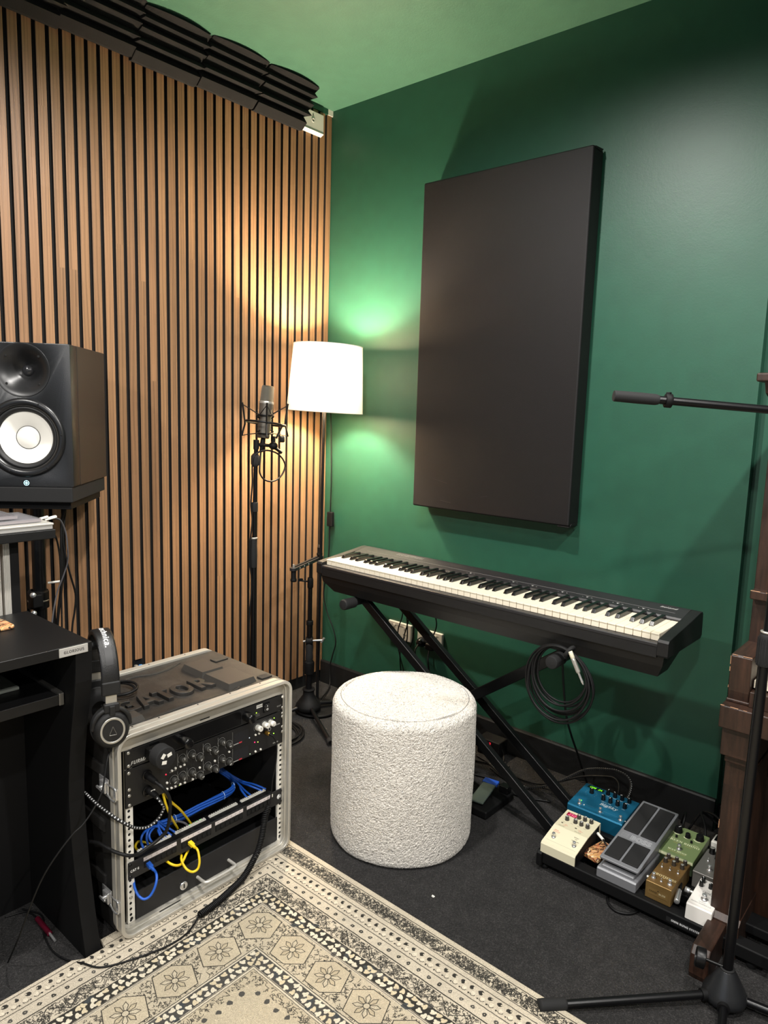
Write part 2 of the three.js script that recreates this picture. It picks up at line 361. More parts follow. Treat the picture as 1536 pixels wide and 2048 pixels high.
// ---------------------------------------------------------------- floor lamp
{
  const t = thing('floor_lamp', 'thin black floor lamp in the corner with a tilted white drum shade, lit', 'lamp', [0.221, 0, 0.245]);
  part('base', lathe([[0, 0.001], [0.095, 0.001], [0.095, 0.010], [0.090, 0.014], [0.02, 0.018], [0.008, 0.03]], V(0.221, 0, 0.245), V(0, 1, 0), 48), M.blackMatte, t);
  part('pole', rod(V(0.221, 0.012, 0.245), V(0.227, 1.34, 0.240), 0.0062), M.blackMetal, t);
  const shadeMat = new THREE.MeshPhysicalMaterial({ color: '#e6dac8', roughness: 0.95, transmission: 0.045, thickness: 0, side: THREE.DoubleSide });
  const top = 1.5160, bot = 1.2530, c = V(0.2285, bot, 0.2385);
  const ax = V(0.754, 0.029, -0.656).multiplyScalar(0.036).add(V(0, 1, 0)).normalize();
  const shade = part('shade', lathe([[0.1520, 0], [0.1523, 0.003], [0.1370, 0.260], [0.1365, 0.263]], c, ax, 64), shadeMat, t);
  const at = (r, y, a) => { const g = new THREE.Quaternion().setFromUnitVectors(V(0, 1, 0), ax); return V(r * Math.cos(a), y, r * Math.sin(a)).applyQuaternion(g).add(c); };
  const circle = (r, y) => Array.from({ length: 40 }, (_, i) => at(r, y, i / 40 * 2 * PI));
  part('shade_hoop', tube(circle(0.1522, 0.002), 0.0013, 120, 6, true), M.white, shade);
  part('shade_hoop', tube(circle(0.1367, 0.262), 0.0013, 120, 6, true), M.white, shade);
  for (let i = 0; i < 3; i++) part('shade_spoke', rod(at(0.151, 0.006, i * 2.094 + 0.5), at(0.02, 0.05, i * 2.094 + 0.5), 0.0014, 6), M.white, shade);
  part('socket', lathe([[0.0, 0], [0.017, 0], [0.019, 0.01], [0.019, 0.05], [0.014, 0.055], [0, 0.055]], V(0.227, 1.295, 0.240)), M.white, t);
  part('bulb', lathe([[0.0, 0.0], [0.013, 0.0], [0.015, 0.015], [0.030, 0.045], [0.030, 0.062], [0.022, 0.082], [0, 0.090]], V(0.227, 1.35, 0.240), V(0, 1, 0), 24), glow('#ffe2b8', 8), t);
  const cord = part('power_cord', tube([[0.19, 1.31, 0.20], [0.07, 1.26, 0.05], [0.059, 1.131, 0.03], [0.064, 0.955, 0.03], [0.062, 0.816, 0.03], [0.06, 0.741, 0.03], [0.057, 0.627, 0.03], [0.044, 0.521, 0.03], [0.03, 0.425, 0.03], [0.055, 0.348, 0.03], [0.098, 0.275, 0.03], [0.113, 0.22, 0.03], [0.095, 0.156, 0.03], [0.078, 0.092, 0.03], [0.10, 0.02, 0.05], [0.19, 0.016, 0.2]], 0.0028, 160), M.cable, t);
  part('inline_switch', box(0.046, 0.078, 0.746, 0.812, 0.018, 0.038, 0.005), M.blackMatte, cord);
}
// ---------------------------------------------------------------- condenser microphone, shock mount, stand and cable
{
  const X = 0.2, t = thing('microphone_stand', 'straight black microphone stand against the slats behind the rack', 'mic stand', [X, 0, 0.572]);
  part('lower_tube', rod(V(X, 0.03, 0.577), V(X, 0.72, 0.5715), 0.0105), M.tubeMetal, t);
  part('upper_tube', rod(V(X, 0.70, 0.5715), V(X, 1.135, 0.562), 0.008), M.tubeMetal, t);
  part('clutch', lathe([[0.008, 0], [0.0135, 0.004], [0.0145, 0.05], [0.0125, 0.11], [0.0095, 0.118]], V(X, 0.66, 0.572)), M.rubber, t);
  part('clutch_ring', lathe([[0.0115, 0], [0.0140, 0.001], [0.0140, 0.006], [0.0115, 0.007]], V(X, 0.772, 0.571)), M.nickel, t);
  part('base', lathe([[0, 0.001], [0.092, 0.001], [0.094, 0.012], [0.085, 0.022], [0.03, 0.035], [0.012, 0.06]], V(X, 0, 0.577), V(0, 1, 0), 40), M.blackMatte, t);
  part('cable_tie', lathe([[0.0085, 0], [0.0125, 0.002], [0.0125, 0.035], [0.0085, 0.037]], V(X, 0.875, 0.568), V(0, 1, 0), 14), M.rubber, t);
  part('cable_tie', lathe([[0.0085, 0], [0.0165, 0.01], [0.0165, 0.04], [0.0085, 0.05]], V(X, 1.045, 0.566), V(0, 1, 0), 14), M.rubber, t);
  part('swivel_arm', [rod(V(X, 1.128, 0.563), V(X + 0.012, 1.122, 0.492), 0.0065), rod(V(X, 1.11, 0.562), V(X, 1.145, 0.5615), 0.011)], M.blackMatte, t);

  const s = thing('shock_mount', 'black spider shock mount of thin wire arms holding the silver microphone', 'shock mount', [X, 1.12, 0.52]);
  const ringAt = (r, y, tilt = 0) => Array.from({ length: 36 }, (_, i) => { const a = i / 36 * 2 * PI; return V(X + r * Math.cos(a), y + tilt * Math.sin(a), 0.520 + r * Math.sin(a)); });
  part('outer_ring', tube(ringAt(0.074, 1.206, 0.010), 0.0038, 120, 8, true), M.blackMetal, s);
  part('inner_ring', tube(ringAt(0.031, 1.236), 0.0034, 90, 8, true), M.blackMetal, s);
  part('inner_ring', tube(ringAt(0.030, 1.168), 0.0034, 90, 8, true), M.blackMetal, s);
  for (let i = 0; i < 4; i++) {
    const a = i * PI / 2 + 0.62, ca = Math.cos(a), sa = Math.sin(a), P = (r, y) => V(X + r * ca, y, 0.520 + r * sa);
    part('arm', [rod(P(0.074, 1.205), P(0.083, 1.276), 0.0036, 8), rod(P(0.074, 1.205), P(0.086, 1.158), 0.0036, 8), rod(P(0.083, 1.276), P(0.0845, 1.281), 0.0038, 8)], M.blackMetal, s);
    const b = a + PI / 4, Q = (r, y) => V(X + r * Math.cos(b), y, 0.520 + r * Math.sin(b)), b2 = a - PI / 4, Q2 = (r, y) => V(X + r * Math.cos(b2), y, 0.520 + r * Math.sin(b2));
    part('elastic', [rod(P(0.083, 1.274), Q(0.031, 1.238), 0.0017, 6), rod(P(0.083, 1.274), Q2(0.031, 1.238), 0.0013, 6), rod(P(0.086, 1.160), Q(0.030, 1.170), 0.0013, 6), rod(P(0.086, 1.160), Q2(0.030, 1.170), 0.0013, 6)], M.cable, s);
    part('hook', rod(Q(0.031, 1.225), Q(0.041, 1.232), 0.0028, 6), M.blackMatte, s); part('hook', rod(Q(0.030, 1.180), Q(0.040, 1.176), 0.0028, 6), M.blackMatte, s);
  }
  part('bracket', [rod(V(X + 0.02, 1.205, 0.449), V(X + 0.014, 1.15, 0.478), 0.004, 8), lathe([[0.008, -0.02], [0.0085, 0.02]], V(X + 0.012, 1.138, 0.490), V(0, 1, 0), 16)], M.blackMatte, s);
  part('thumb_knob', lathe([[0, 0], [0.012, 0], [0.013, 0.004], [0.013, 0.014], [0.011, 0.018], [0, 0.018]], V(X + 0.025, 1.148, 0.470), V(0.5, 0, -0.85), 18), M.rubber, s);
  part('lever', [rod(V(X + 0.012, 1.118, 0.488), V(X + 0.02, 1.096, 0.455), 0.0062, 10), lathe([[0, -0.012], [0.014, -0.012], [0.014, 0.012], [0, 0.012]], V(X + 0.012, 1.122, 0.49), V(1, 0, 0.4), 18)], M.blackMatte, s);

  const m = thing('condenser_microphone', 'silver side-address studio microphone with a mesh grille in a spider mount', 'microphone', [X, 1.15, 0.528]);
  const A = V(X, 1.150, 0.529), d = V(0, 0.195, -0.022).normalize();
  M.micBody = std('#6e685f', 0.36, { metalness: 0.6 });
  part('body', lathe([[0, 0], [0.019, 0], [0.0225, 0.003], [0.0235, 0.02], [0.0258, 0.12], [0.0262, 0.128], [0.0262, 0.131]], A, d, 40), M.micBody, m);
  part('collar', lathe([[0.0255, 0.128], [0.0268, 0.1285], [0.0268, 0.137], [0.0250, 0.1375]], A, d, 40), M.nickel, m);
  const mesh = dataTex(128, 128, (i, x, y) => { const v = (x % 8 < 4) === (y % 8 < 4) ? 0.9 : 0.1; return [v, v, v]; }, false, [7, 3]);
  const meshTone = dataTex(128, 128, (i, x, y) => { const k = (x % 8 < 4) === (y % 8 < 4) ? 0.72 : 0.28; return [k, k * 0.97, k * 0.9]; }, true, [7, 3]);
  M.grille = new THREE.MeshStandardMaterial({ map: meshTone, metalness: 0.85, roughness: 0.35, bumpMap: mesh, bumpScale: 0.0012 });
  part('grille', lathe([[0.0248, 0.1375], [0.0243, 0.155], [0.0237, 0.175], [0.0230, 0.190], [0.0205, 0.1955], [0, 0.197]], A, d, 40), M.grille, m);
  part('screw', lathe([[0, 0.001], [0.0018, 0.0008], [0.0018, 0]], V(X + 0.0225, 1.281, 0.5035), V(0.85, 0, -0.5), 8), M.darkHole, m);

  const c = thing('microphone_cable', 'black microphone cable looping under the silver microphone and down its stand', 'cable', [X + 0.01, 1.1, 0.54]);
  const sh = 0.016;
  part('cord', tube([[0.200, 1.1, 0.540], [0.212, 1.073, 0.552], [0.216, 1.044, 0.558], [0.216, 1.022, 0.557], [0.217, 1.0, 0.541], [0.217, 0.989, 0.513], [0.216, 0.991, 0.48], [0.214, 1.011, 0.447], [0.212, 1.043, 0.430], [0.213, 1.065, 0.439], [0.214, 1.089, 0.465], [0.215, 1.101, 0.495], [0.215, 1.106, 0.528], [0.212, 1.100, 0.560], [0.207, 1.080, 0.580], [0.203, 0.98, 0.582], [0.204, 0.905, 0.589], [0.205, 0.85, 0.583], [0.203, 0.768, 0.590], [0.203, 0.690, 0.592], [0.205, 0.6, 0.584], [0.203, 0.46, 0.594], [0.204, 0.33, 0.594], [0.205, 0.2, 0.596], [0.215, 0.07, 0.61], [0.26, 0.05, 0.66]], 0.0033, 260), M.cable, c);
  part('connector', lathe([[0.0, 0], [0.0085, 0], [0.0095, 0.006], [0.0095, 0.03], [0.007, 0.036], [0.0062, 0.052], [0, 0.053]], V(X, 1.150, 0.5285), V(0, -0.05, 0.0105), 16), M.blackMatte, c);
}
// ---------------------------------------------------------------- low tripod stand with a stereo bar
{
  const px = 0.228, pz = 0.302, t = thing('tripod_stand', 'short black tripod stand with a slotted twin-microphone bar, between slats and keyboard', 'mic stand', [px, 0, pz]);
  part('base', lathe([[0, 0.02], [0.042, 0.02], [0.052, 0.03], [0.052, 0.045], [0.040, 0.062], [0.024, 0.085], [0.022, 0.105], [0.026, 0.107], [0.026, 0.113], [0.013, 0.114]], V(px, 0, pz), V(0, 1, 0), 30), M.blackMatte, t);
  for (const [x, z, lbl] of [[0.172, 0.455], [0.50, 0.44], [0.32, 0.03]]) {
    const e = V(x, 0.012, z), s = V(px, 0.045, pz).lerp(e, 0.16);
    const l = part('leg', rod(s, e, 0.0085, 12), M.tubeMetal, t);
    part('rubber_foot', rod(V(px, 0.045, pz).lerp(e, 0.93), e.clone(), 0.0125, 12), M.rubber, l);
  }
  part('lower_tube', rod(V(px, 0.11, pz), V(px, 0.22, pz), 0.0125), M.tubeMetal, t);
  part('clutch', lathe([[0.0125, 0], [0.021, 0.004], [0.022, 0.05], [0.018, 0.056]], V(px, 0.175, pz)), M.blackMatte, t);
  part('grip', lathe([[0.0125, 0], [0.0145, 0.002], [0.016, 0.02], [0.0145, 0.04], [0.0165, 0.062], [0.0145, 0.085], [0.011, 0.088]], V(px, 0.228, pz)), M.rubber, t);
  part('grip_ring', lathe([[0.0125, 0], [0.0150, 0.001], [0.0150, 0.004], [0.0125, 0.005]], V(px, 0.224, pz)), M.nickel, t);
  part('swivel', lathe([[0, -0.014], [0.017, -0.014], [0.018, -0.01], [0.018, 0.01], [0.017, 0.014], [0, 0.014]], V(px, 0.318, pz), V(0.75, 0, -0.65), 24), M.blackMatte, t);
  part('t_bar', [rod(V(px, 0.318, pz), V(px + 0.042, 0.322, pz - 0.036), 0.0042, 10), rod(V(px + 0.046, 0.332, pz - 0.040), V(px + 0.037, 0.312, pz - 0.032), 0.0048, 10), rod(V(px - 0.012, 0.316, pz + 0.010), V(px - 0.02, 0.314, pz + 0.016), 0.0045, 8)], M.chrome, t);
  part('middle_tube', rod(V(px, 0.31, pz), V(px, 0.40, pz), 0.0125), M.tubeMetal, t);
  part('middle_collar', lathe([[0.0105, 0], [0.0145, 0.001], [0.0145, 0.018], [0.011, 0.020]], V(px, 0.385, pz)), M.blackMatte, t);
  part('upper_tube', rod(V(px, 0.39, pz), V(px, 0.575, pz), 0.0092), M.tubeMetal, t);
  part('upper_collar', lathe([[0.0092, 0], [0.0120, 0.004], [0.0125, 0.035], [0.0100, 0.045]], V(px, 0.54, pz)), M.blackMatte, t);
  part('thumb_screw', [rod(V(px, 0.568, pz), V(px - 0.026, 0.570, pz + 0.022), 0.0035, 8), ext(roundRect(-0.010, -0.006, 0.010, 0.006, 0.004), 'z', -0.003, 0.003).rotateY(0.87).translate(px - 0.030, 0.574, pz + 0.026)], M.blackMatte, t);
  part('top_rod', rod(V(px, 0.57, pz), V(px, 0.645, pz), 0.0058), M.tubeMetal, t);
  // the bar, seen end-on: slotted aluminium extrusion
  const d = V(-0.105, 0, -0.262).normalize(), c = V(0.228, 0.650, 0.312), ang = Math.atan2(-d.z, d.x);
  const s = roundRect(-0.155, -0.0135, 0.125, 0.0135, 0.0134); const h = roundRect(-0.140, -0.0035, 0.108, 0.0035, 0.003, new THREE.Path()); s.holes.push(h);
  const bar = ext(s, 'y', -0.006, 0.006, 0.001).rotateY(ang).translate(c.x, c.y, c.z);
  const b = part('stereo_bar', bar, std('#2c2c2e', 0.4, { metalness: 0.4 }), t);
  const P = (k) => c.clone().addScaledVector(d, k);
  for (const [k, y0, y1] of [[-0.138, 0.6, 0.644], [0.105, 0.658, 0.692]]) {
    const q = P(k);
    part('thumb_post', lathe([[0, y0], [0.0105, y0], [0.0125, y0 + 0.003], [0.0125, y0 + 0.010], [0.0098, y0 + 0.012], [0.0098, y1]], V(q.x, 0, q.z), V(0, 1, 0), 20), M.blackMatte, b);
    part('thread', rod(V(q.x, Math.max(y1, 0.656), q.z), V(q.x, Math.max(y1, 0.656) + 0.012, q.z), 0.0042, 10), M.nickel, b);
  }
  for (const k of [-0.11, -0.07, -0.03]) { const q = P(k).addScaledVector(V(0.93, 0, -0.37), -0.0137 * -1); part('scale_mark', new THREE.SphereGeometry(0.0016, 6, 4).translate(q.x, q.y, q.z), M.white, b); }
}
// ---------------------------------------------------------------- power outlets under the keyboard
{
  const out = (x0, x1, y0, y1, label) => {
    const t = thing('power_outlet', label, 'power outlet', [(x0 + x1) / 2, y0, 0]);
    part('cover', box(x0, x1, y0, y1, 0.0, 0.012, 0.005, 3), M.white, t);
    const w = (x1 - x0);
    part('panel_line', box(x0 + 0.018, x1 - 0.018, y1 - 0.0165, y1 - 0.0150, 0.0119, 0.0124), M.steel, t);
    for (const k of [0.27, 0.73]) {
      const cx = x0 + w * k, cy = y0 + 0.024;
      part('socket_slot', [box(cx - 0.001, cx + 0.001, cy - 0.012, cy - 0.004, 0.0118, 0.0126), box(-0.001, 0.001, -0.004, 0.004, 0.0118, 0.0126).rotateZ(0.5).translate(cx - 0.006, cy + 0.003, 0), box(-0.001, 0.001, -0.004, 0.004, 0.0118, 0.0126).rotateZ(-0.5).translate(cx + 0.006, cy + 0.003, 0)], M.darkHole, t);
      part('rocker', box(cx - 0.006, cx + 0.006, y1 - 0.022, y1 - 0.012, 0.0118, 0.0142, 0.001), M.white, t);
    }
    return t;
  };
  out(0.405, 0.531, 0.313, 0.388, 'white double power outlet on the green wall, left one under the keyboard');
  out(0.563, 0.691, 0.313, 0.388, 'white double power outlet with black plugs, right one under the keyboard');
  const plug = thing('power_plug', 'round glossy black plug pushed into the right white outlet', 'plug', [0.597, 0.337, 0.012]);
  part('plug_body', lathe([[0, 0], [0.020, 0], [0.021, 0.012], [0.016, 0.030], [0.008, 0.036], [0, 0.037]], V(0.597, 0.337, 0.0125), V(0, 0, 1), 24), M.blackGloss, plug);
  part('cord', tube([[0.597, 0.334, 0.046], [0.600, 0.31, 0.07], [0.598, 0.27, 0.055], [0.60, 0.2, 0.05], [0.59, 0.12, 0.04], [0.60, 0.02, 0.05]], 0.003, 60), M.cable, plug);
  const plug2 = thing('power_plug', 'flat black plug on the right of the right outlet, its cord hanging to the floor', 'plug', [0.645, 0.33, 0.012]);
  part('plug_body', box(0.628, 0.668, 0.318, 0.345, 0.0125, 0.045, 0.006), M.blackGloss, plug2);
  part('cord', tube([[0.648, 0.32, 0.04], [0.655, 0.29, 0.055], [0.66, 0.22, 0.05], [0.655, 0.13, 0.04], [0.66, 0.02, 0.06]], 0.003, 50), M.cable, plug2);
  const cords = [
    [[[0.513, 0.60, 0.12], [0.513, 0.449, 0.05], [0.492, 0.37, 0.05], [0.495, 0.30, 0.05], [0.53, 0.16, 0.04], [0.54, 0.01, 0.05]], 'leftmost thin black cord hanging in front of the left white outlet'],
    [[[0.53, 0.60, 0.14], [0.529, 0.454, 0.05], [0.538, 0.412, 0.05], [0.534, 0.326, 0.045], [0.509, 0.285, 0.05], [0.51, 0.15, 0.04], [0.52, 0.01, 0.06]], 'middle thin black cord crossing another before the left outlet'],
    [[[0.55, 0.60, 0.14], [0.545, 0.445, 0.05], [0.524, 0.345, 0.05], [0.522, 0.30, 0.052], [0.545, 0.288, 0.06], [0.568, 0.33, 0.055], [0.574, 0.41, 0.05], [0.57, 0.5, 0.08], [0.57, 0.60, 0.12]], 'thin black cord looping between the two white outlets'],
    [[[0.67, 0.60, 0.14], [0.678, 0.47, 0.05], [0.687, 0.435, 0.05], [0.672, 0.391, 0.045], [0.655, 0.36, 0.04], [0.65, 0.345, 0.03]], 'thin black cord from the keyboard to the right white outlet'],
  ];
  for (const [p, l] of cords) single('power_cable', tube(p, 0.0026, 70), M.cable, l, 'cable');
}

// ---------------------------------------------------------------- digital piano
{
  M.kbBody = std('#0f0f10', 0.5, { bumpMap: grainBump, bumpScale: 0.0002 });
  M.kbTop = std('#242325', 0.42, { bumpMap: grainBump, bumpScale: 0.00015 });
  M.ivory = std('#e9dfc9', 0.38);
  M.ebony = std('#0b0b0c', 0.25);
  const t = thing('digital_piano', 'black 88-key digital piano on an X stand along the green wall', 'keyboard', [1.075, 0.6, 0.33]);
  const cheek = [[0.462, 0.664], [0.466, 0.669], [0.466, 0.703], [0.462, 0.7095], [0.452, 0.711], [0.300, 0.7275], [0.222, 0.7375], [0.206, 0.737], [0.199, 0.730], [0.195, 0.668], [0.205, 0.660]];
  part('left_cheek', ext(cheek, 'x', 0.4325, 0.4595, 0.0015), M.kbBody, t);
  part('right_cheek', ext(cheek, 'x', 1.6875, 1.7165, 0.0015), M.kbBody, t);
  part('bottom_case', box(0.4595, 1.6875, 0.660, 0.694, 0.197, 0.464, 0.001, 1), M.kbBody, t);
  part('key_slip', ext([[0.446, 0.690], [0.4655, 0.690], [0.4655, 0.6965], [0.463, 0.6985], [0.446, 0.6985]], 'x', 0.4595, 1.6875), M.kbTop, t);
  part('control_panel', ext([[0.2925, 0.70], [0.2925, 0.7225], [0.289, 0.7275], [0.222, 0.7378], [0.206, 0.7372], [0.199, 0.730], [0.197, 0.69]], 'x', 0.4595, 1.6875), M.kbTop, t);
  part('panel_line', box(0.50, 1.66, -0.0002, 0.0005, -0.0006, 0.0006).rotateX(0.155).translate(0, 0.73205, 0.2625), std('#6d6c6c', 0.5), t);
  // belly with the speakers, slanted at both ends and rising to the back
  const hull = [];
  for (const [x0, x1, z, y] of [[0.446, 1.704, 0.455, 0.664], [0.452, 1.70, 0.450, 0.635], [0.500, 1.686, 0.438, 0.6025], [0.505, 1.685, 0.36, 0.6005], [0.48, 1.695, 0.31, 0.648], [0.446, 1.704, 0.30, 0.664]]) hull.push(V(x0, y, z), V(x1, y, z));
  part('belly', prep(new ConvexGeometry(hull)), M.kbBody, t);
  part('rear_foot', box(0.55, 0.60, 0.601, 0.66, 0.225, 0.26, 0.004), M.rubber, t);
  part('rear_foot', box(1.50, 1.55, 0.601, 0.66, 0.225, 0.26, 0.004), M.rubber, t);
  // keys
  const x0 = 0.4625, pitch = 0.0235;
  const wg = join([box(-0.0112, 0.0112, 0.7140, 0.7185, 0.2935, 0.4439, 0.0012, 2), box(-0.0109, 0.0109, 0.6985, 0.7155, 0.2935, 0.4425, 0.0006, 1)]);
  const bg = ext([[0.2935, 0.716], [0.389, 0.716], [0.3885, 0.720], [0.3815, 0.7290], [0.378, 0.7305], [0.2935, 0.7305]], 'x', -0.0052, 0.0052, 0.0012);
  const tilt = bg.attributes.position;
  for (let i = 0; i < tilt.count; i++) if (tilt.getY(i) < 0.72) tilt.setX(i, tilt.getX(i) * 1.22);
  wg.translate(-1.075, -0.6, -0.33); bg.translate(-1.075, -0.6, -0.33);
  const key = (name, g, m, x) => { const k = new THREE.Mesh(g, m); k.name = numbered(name); k.position.x = x; k.castShadow = k.receiveShadow = true; t.add(k); };
  for (let i = 0; i < 52; i++) {
    key('white_key', wg, M.ivory, x0 + (i + 0.5) * pitch);
    const n = (i + 5) % 7;   // 0 = C ... 6 = B ; the first key is A
    if (i < 51 && n !== 2 && n !== 6) key('black_key', bg, M.ebony, x0 + (i + 1) * pitch + [-0.0025, 0.0025, 0, -0.0032, 0, 0.0032][n]);
  }
  // grey print on the panel
  const inkMat = (w, h, draw) => new THREE.MeshStandardMaterial({ map: canvasTex(w, h, (c) => { c.clearRect(0, 0, w, h); draw(c); }), transparent: true, roughness: 0.5 });
  const onPanel = (x, z, w, h) => new THREE.PlaneGeometry(w, h).rotateX(-PI / 2 + 0.152).translate(x, 0.7379 + (0.222 - z) * 0.1537 + 0.0002, z);
  part('logo', onPanel(1.632, 0.234, 0.074, 0.016), inkMat(256, 56, (c) => { c.fillStyle = '#a5a4a2'; c.font = 'italic bold 50px sans-serif'; c.textAlign = 'center'; c.fillText('Roland', 128, 44); }), t);
  part('panel_print', onPanel(0.69, 0.236, 0.125, 0.022), inkMat(512, 90, (c) => { c.fillStyle = '#9b9a98'; for (let r = 0; r < 4; r++) { const R = rng(40 + r); for (let x = 6; x < 500; x += 8 + R() * 22) c.fillRect(x, 8 + r * 21, 5 + R() * 16, 6); } }), t);
  for (const x of [0.985, 1.151, 1.221, 1.325, 1.406, 1.501, 1.577]) part('panel_print', onPanel(x, 0.273, 0.036, 0.009), inkMat(144, 36, (c) => { c.fillStyle = '#d6d5d2'; c.fillRect(4, 20, 10, 5); c.font = '20px sans-serif'; c.fillRect(46, 6, 34, 6); c.fillRect(58, 16, 12, 12); c.fillRect(112, 20, 22, 5); }), t);
}
// ---------------------------------------------------------------- X stand
{
  const t = thing('keyboard_stand', 'black double-braced X stand under the digital piano', 'keyboard stand', [1.02, 0, 0.325]);
  const bar = (a, b, w, h) => {
    const d = b.clone().sub(a), L = d.length(), g = new RoundedBoxGeometry(L, h, w, 2, 0.0025);
    g.translate(L / 2, 0, 0); g.rotateZ(Math.atan2(d.y, d.x)); g.translate(a.x, a.y, a.z); return g;
  };
  part('leg', bar(V(0.606, 0.596, 0.40), V(1.418, 0.022, 0.40), 0.022, 0.030), M.blackMetal, t);
  part('leg', bar(V(0.606, 0.596, 0.25), V(1.418, 0.022, 0.25), 0.022, 0.030), M.blackMetal, t);
  part('leg', bar(V(1.412, 0.590, 0.325), V(0.62, 0.020, 0.325), 0.028, 0.034), M.blackMetal, t);
  part('pivot', rod(V(1.018, 0.306, 0.225), V(1.018, 0.306, 0.425), 0.018, 20), M.blackMetal, t);
  part('lock_handle', [rod(V(1.018, 0.306, 0.425), V(1.018, 0.306, 0.445), 0.03, 20)], M.rubber, t);
  for (const [x, y] of [[0.604, 0.586], [1.414, 0.586]]) {
    part('support_bar', box(x - 0.0125, x + 0.0125, y - 0.0125, y + 0.0125, 0.19, 0.45, 0.002), M.blackMetal, t);
    part('rubber_cap', lathe([[0, 0], [0.017, 0], [0.0190, 0.003], [0.0195, 0.05], [0.0185, 0.057], [0.0165, 0.060], [0, 0.0605]], V(x, y - 0.002, 0.440), V(0, 0, 1), 28), M.rubber, t);
  }
  for (const x of [1.414, 0.622]) part('foot_bar', box(x - 0.0125, x + 0.0125, 0.001, 0.024, 0.2, 0.45, 0.002), M.blackMetal, t);
}
// ---------------------------------------------------------------- instrument cable coiled over the end of the stand
{
  const t = thing('coiled_cable', 'black instrument cable coiled over the end of the keyboard stand, silver plug showing', 'cable', [1.43, 0.41, 0.48]);
  const R = rng(9), loops = [];
  for (let i = 0; i < 9; i++) {
    const f = i / 8, rx = 0.074 + 0.026 * f, ry = 0.078 + 0.032 * f, top = 0.628 + 0.004 * R(), cx = 1.4315 + (R() - 0.5) * 0.006 + 0.004 * (1 - f), z = 0.474 + 0.012 * R();
    const pts = Array.from({ length: 26 }, (_, k) => { const a = k / 26 * 2 * PI, s = Math.sin(a), w = (1 - s) / 2; return V(cx + rx * Math.cos(a) * (1 + 0.03 * Math.sin(2 * a + i)) - 0.010 * (s > 0 ? s : 0), top - ry + ry * s, z + 0.012 * w * Math.sin(i * 2.4) + 0.004 * w); });
    loops.push(tube(pts, 0.0031, 150, 8, true));
  }
  part('coil', loops, M.cable, t);
  part('strap', tube(Array.from({ length: 14 }, (_, k) => { const a = k / 14 * 2 * PI; return V(1.458 + 0.012 * Math.cos(a) * 0.6, 0.623 + 0.013 * Math.cos(a), 0.481 + 0.0165 * Math.sin(a)); }), 0.006, 60, 8, true), M.rubber, t);
  const j = V(0.042, -0.078, 0.0).normalize(), p0 = V(1.477, 0.611, 0.496);
  const plug = part('plug_sleeve', lathe([[0, -0.002], [0.0058, -0.002], [0.0062, 0.004], [0.0062, 0.036], [0.0048, 0.039]], p0, j, 18), M.nickel, t);
  part('plug_collar', lathe([[0.0048, -0.022], [0.0060, -0.021], [0.0060, -0.002], [0, -0.002]], p0, j, 16), std('#e4dfc8', 0.4), plug);
  part('plug_tip', lathe([[0.0045, 0.038], [0.0034, 0.042], [0.0033, 0.062], [0.0036, 0.064], [0.0024, 0.071], [0, 0.074]], p0, j, 14), M.chrome, plug);
  single('power_cable', tube([[1.40, 0.63, 0.42], [1.398, 0.55, 0.395], [1.389, 0.473, 0.36], [1.376, 0.355, 0.30], [1.360, 0.258, 0.22], [1.356, 0.171, 0.155], [1.353, 0.091, 0.10], [1.366, 0.008, 0.06]], 0.0033, 100), M.cable, 'black cord hanging from the keyboard behind the coiled cable to the floor', 'cable');
}
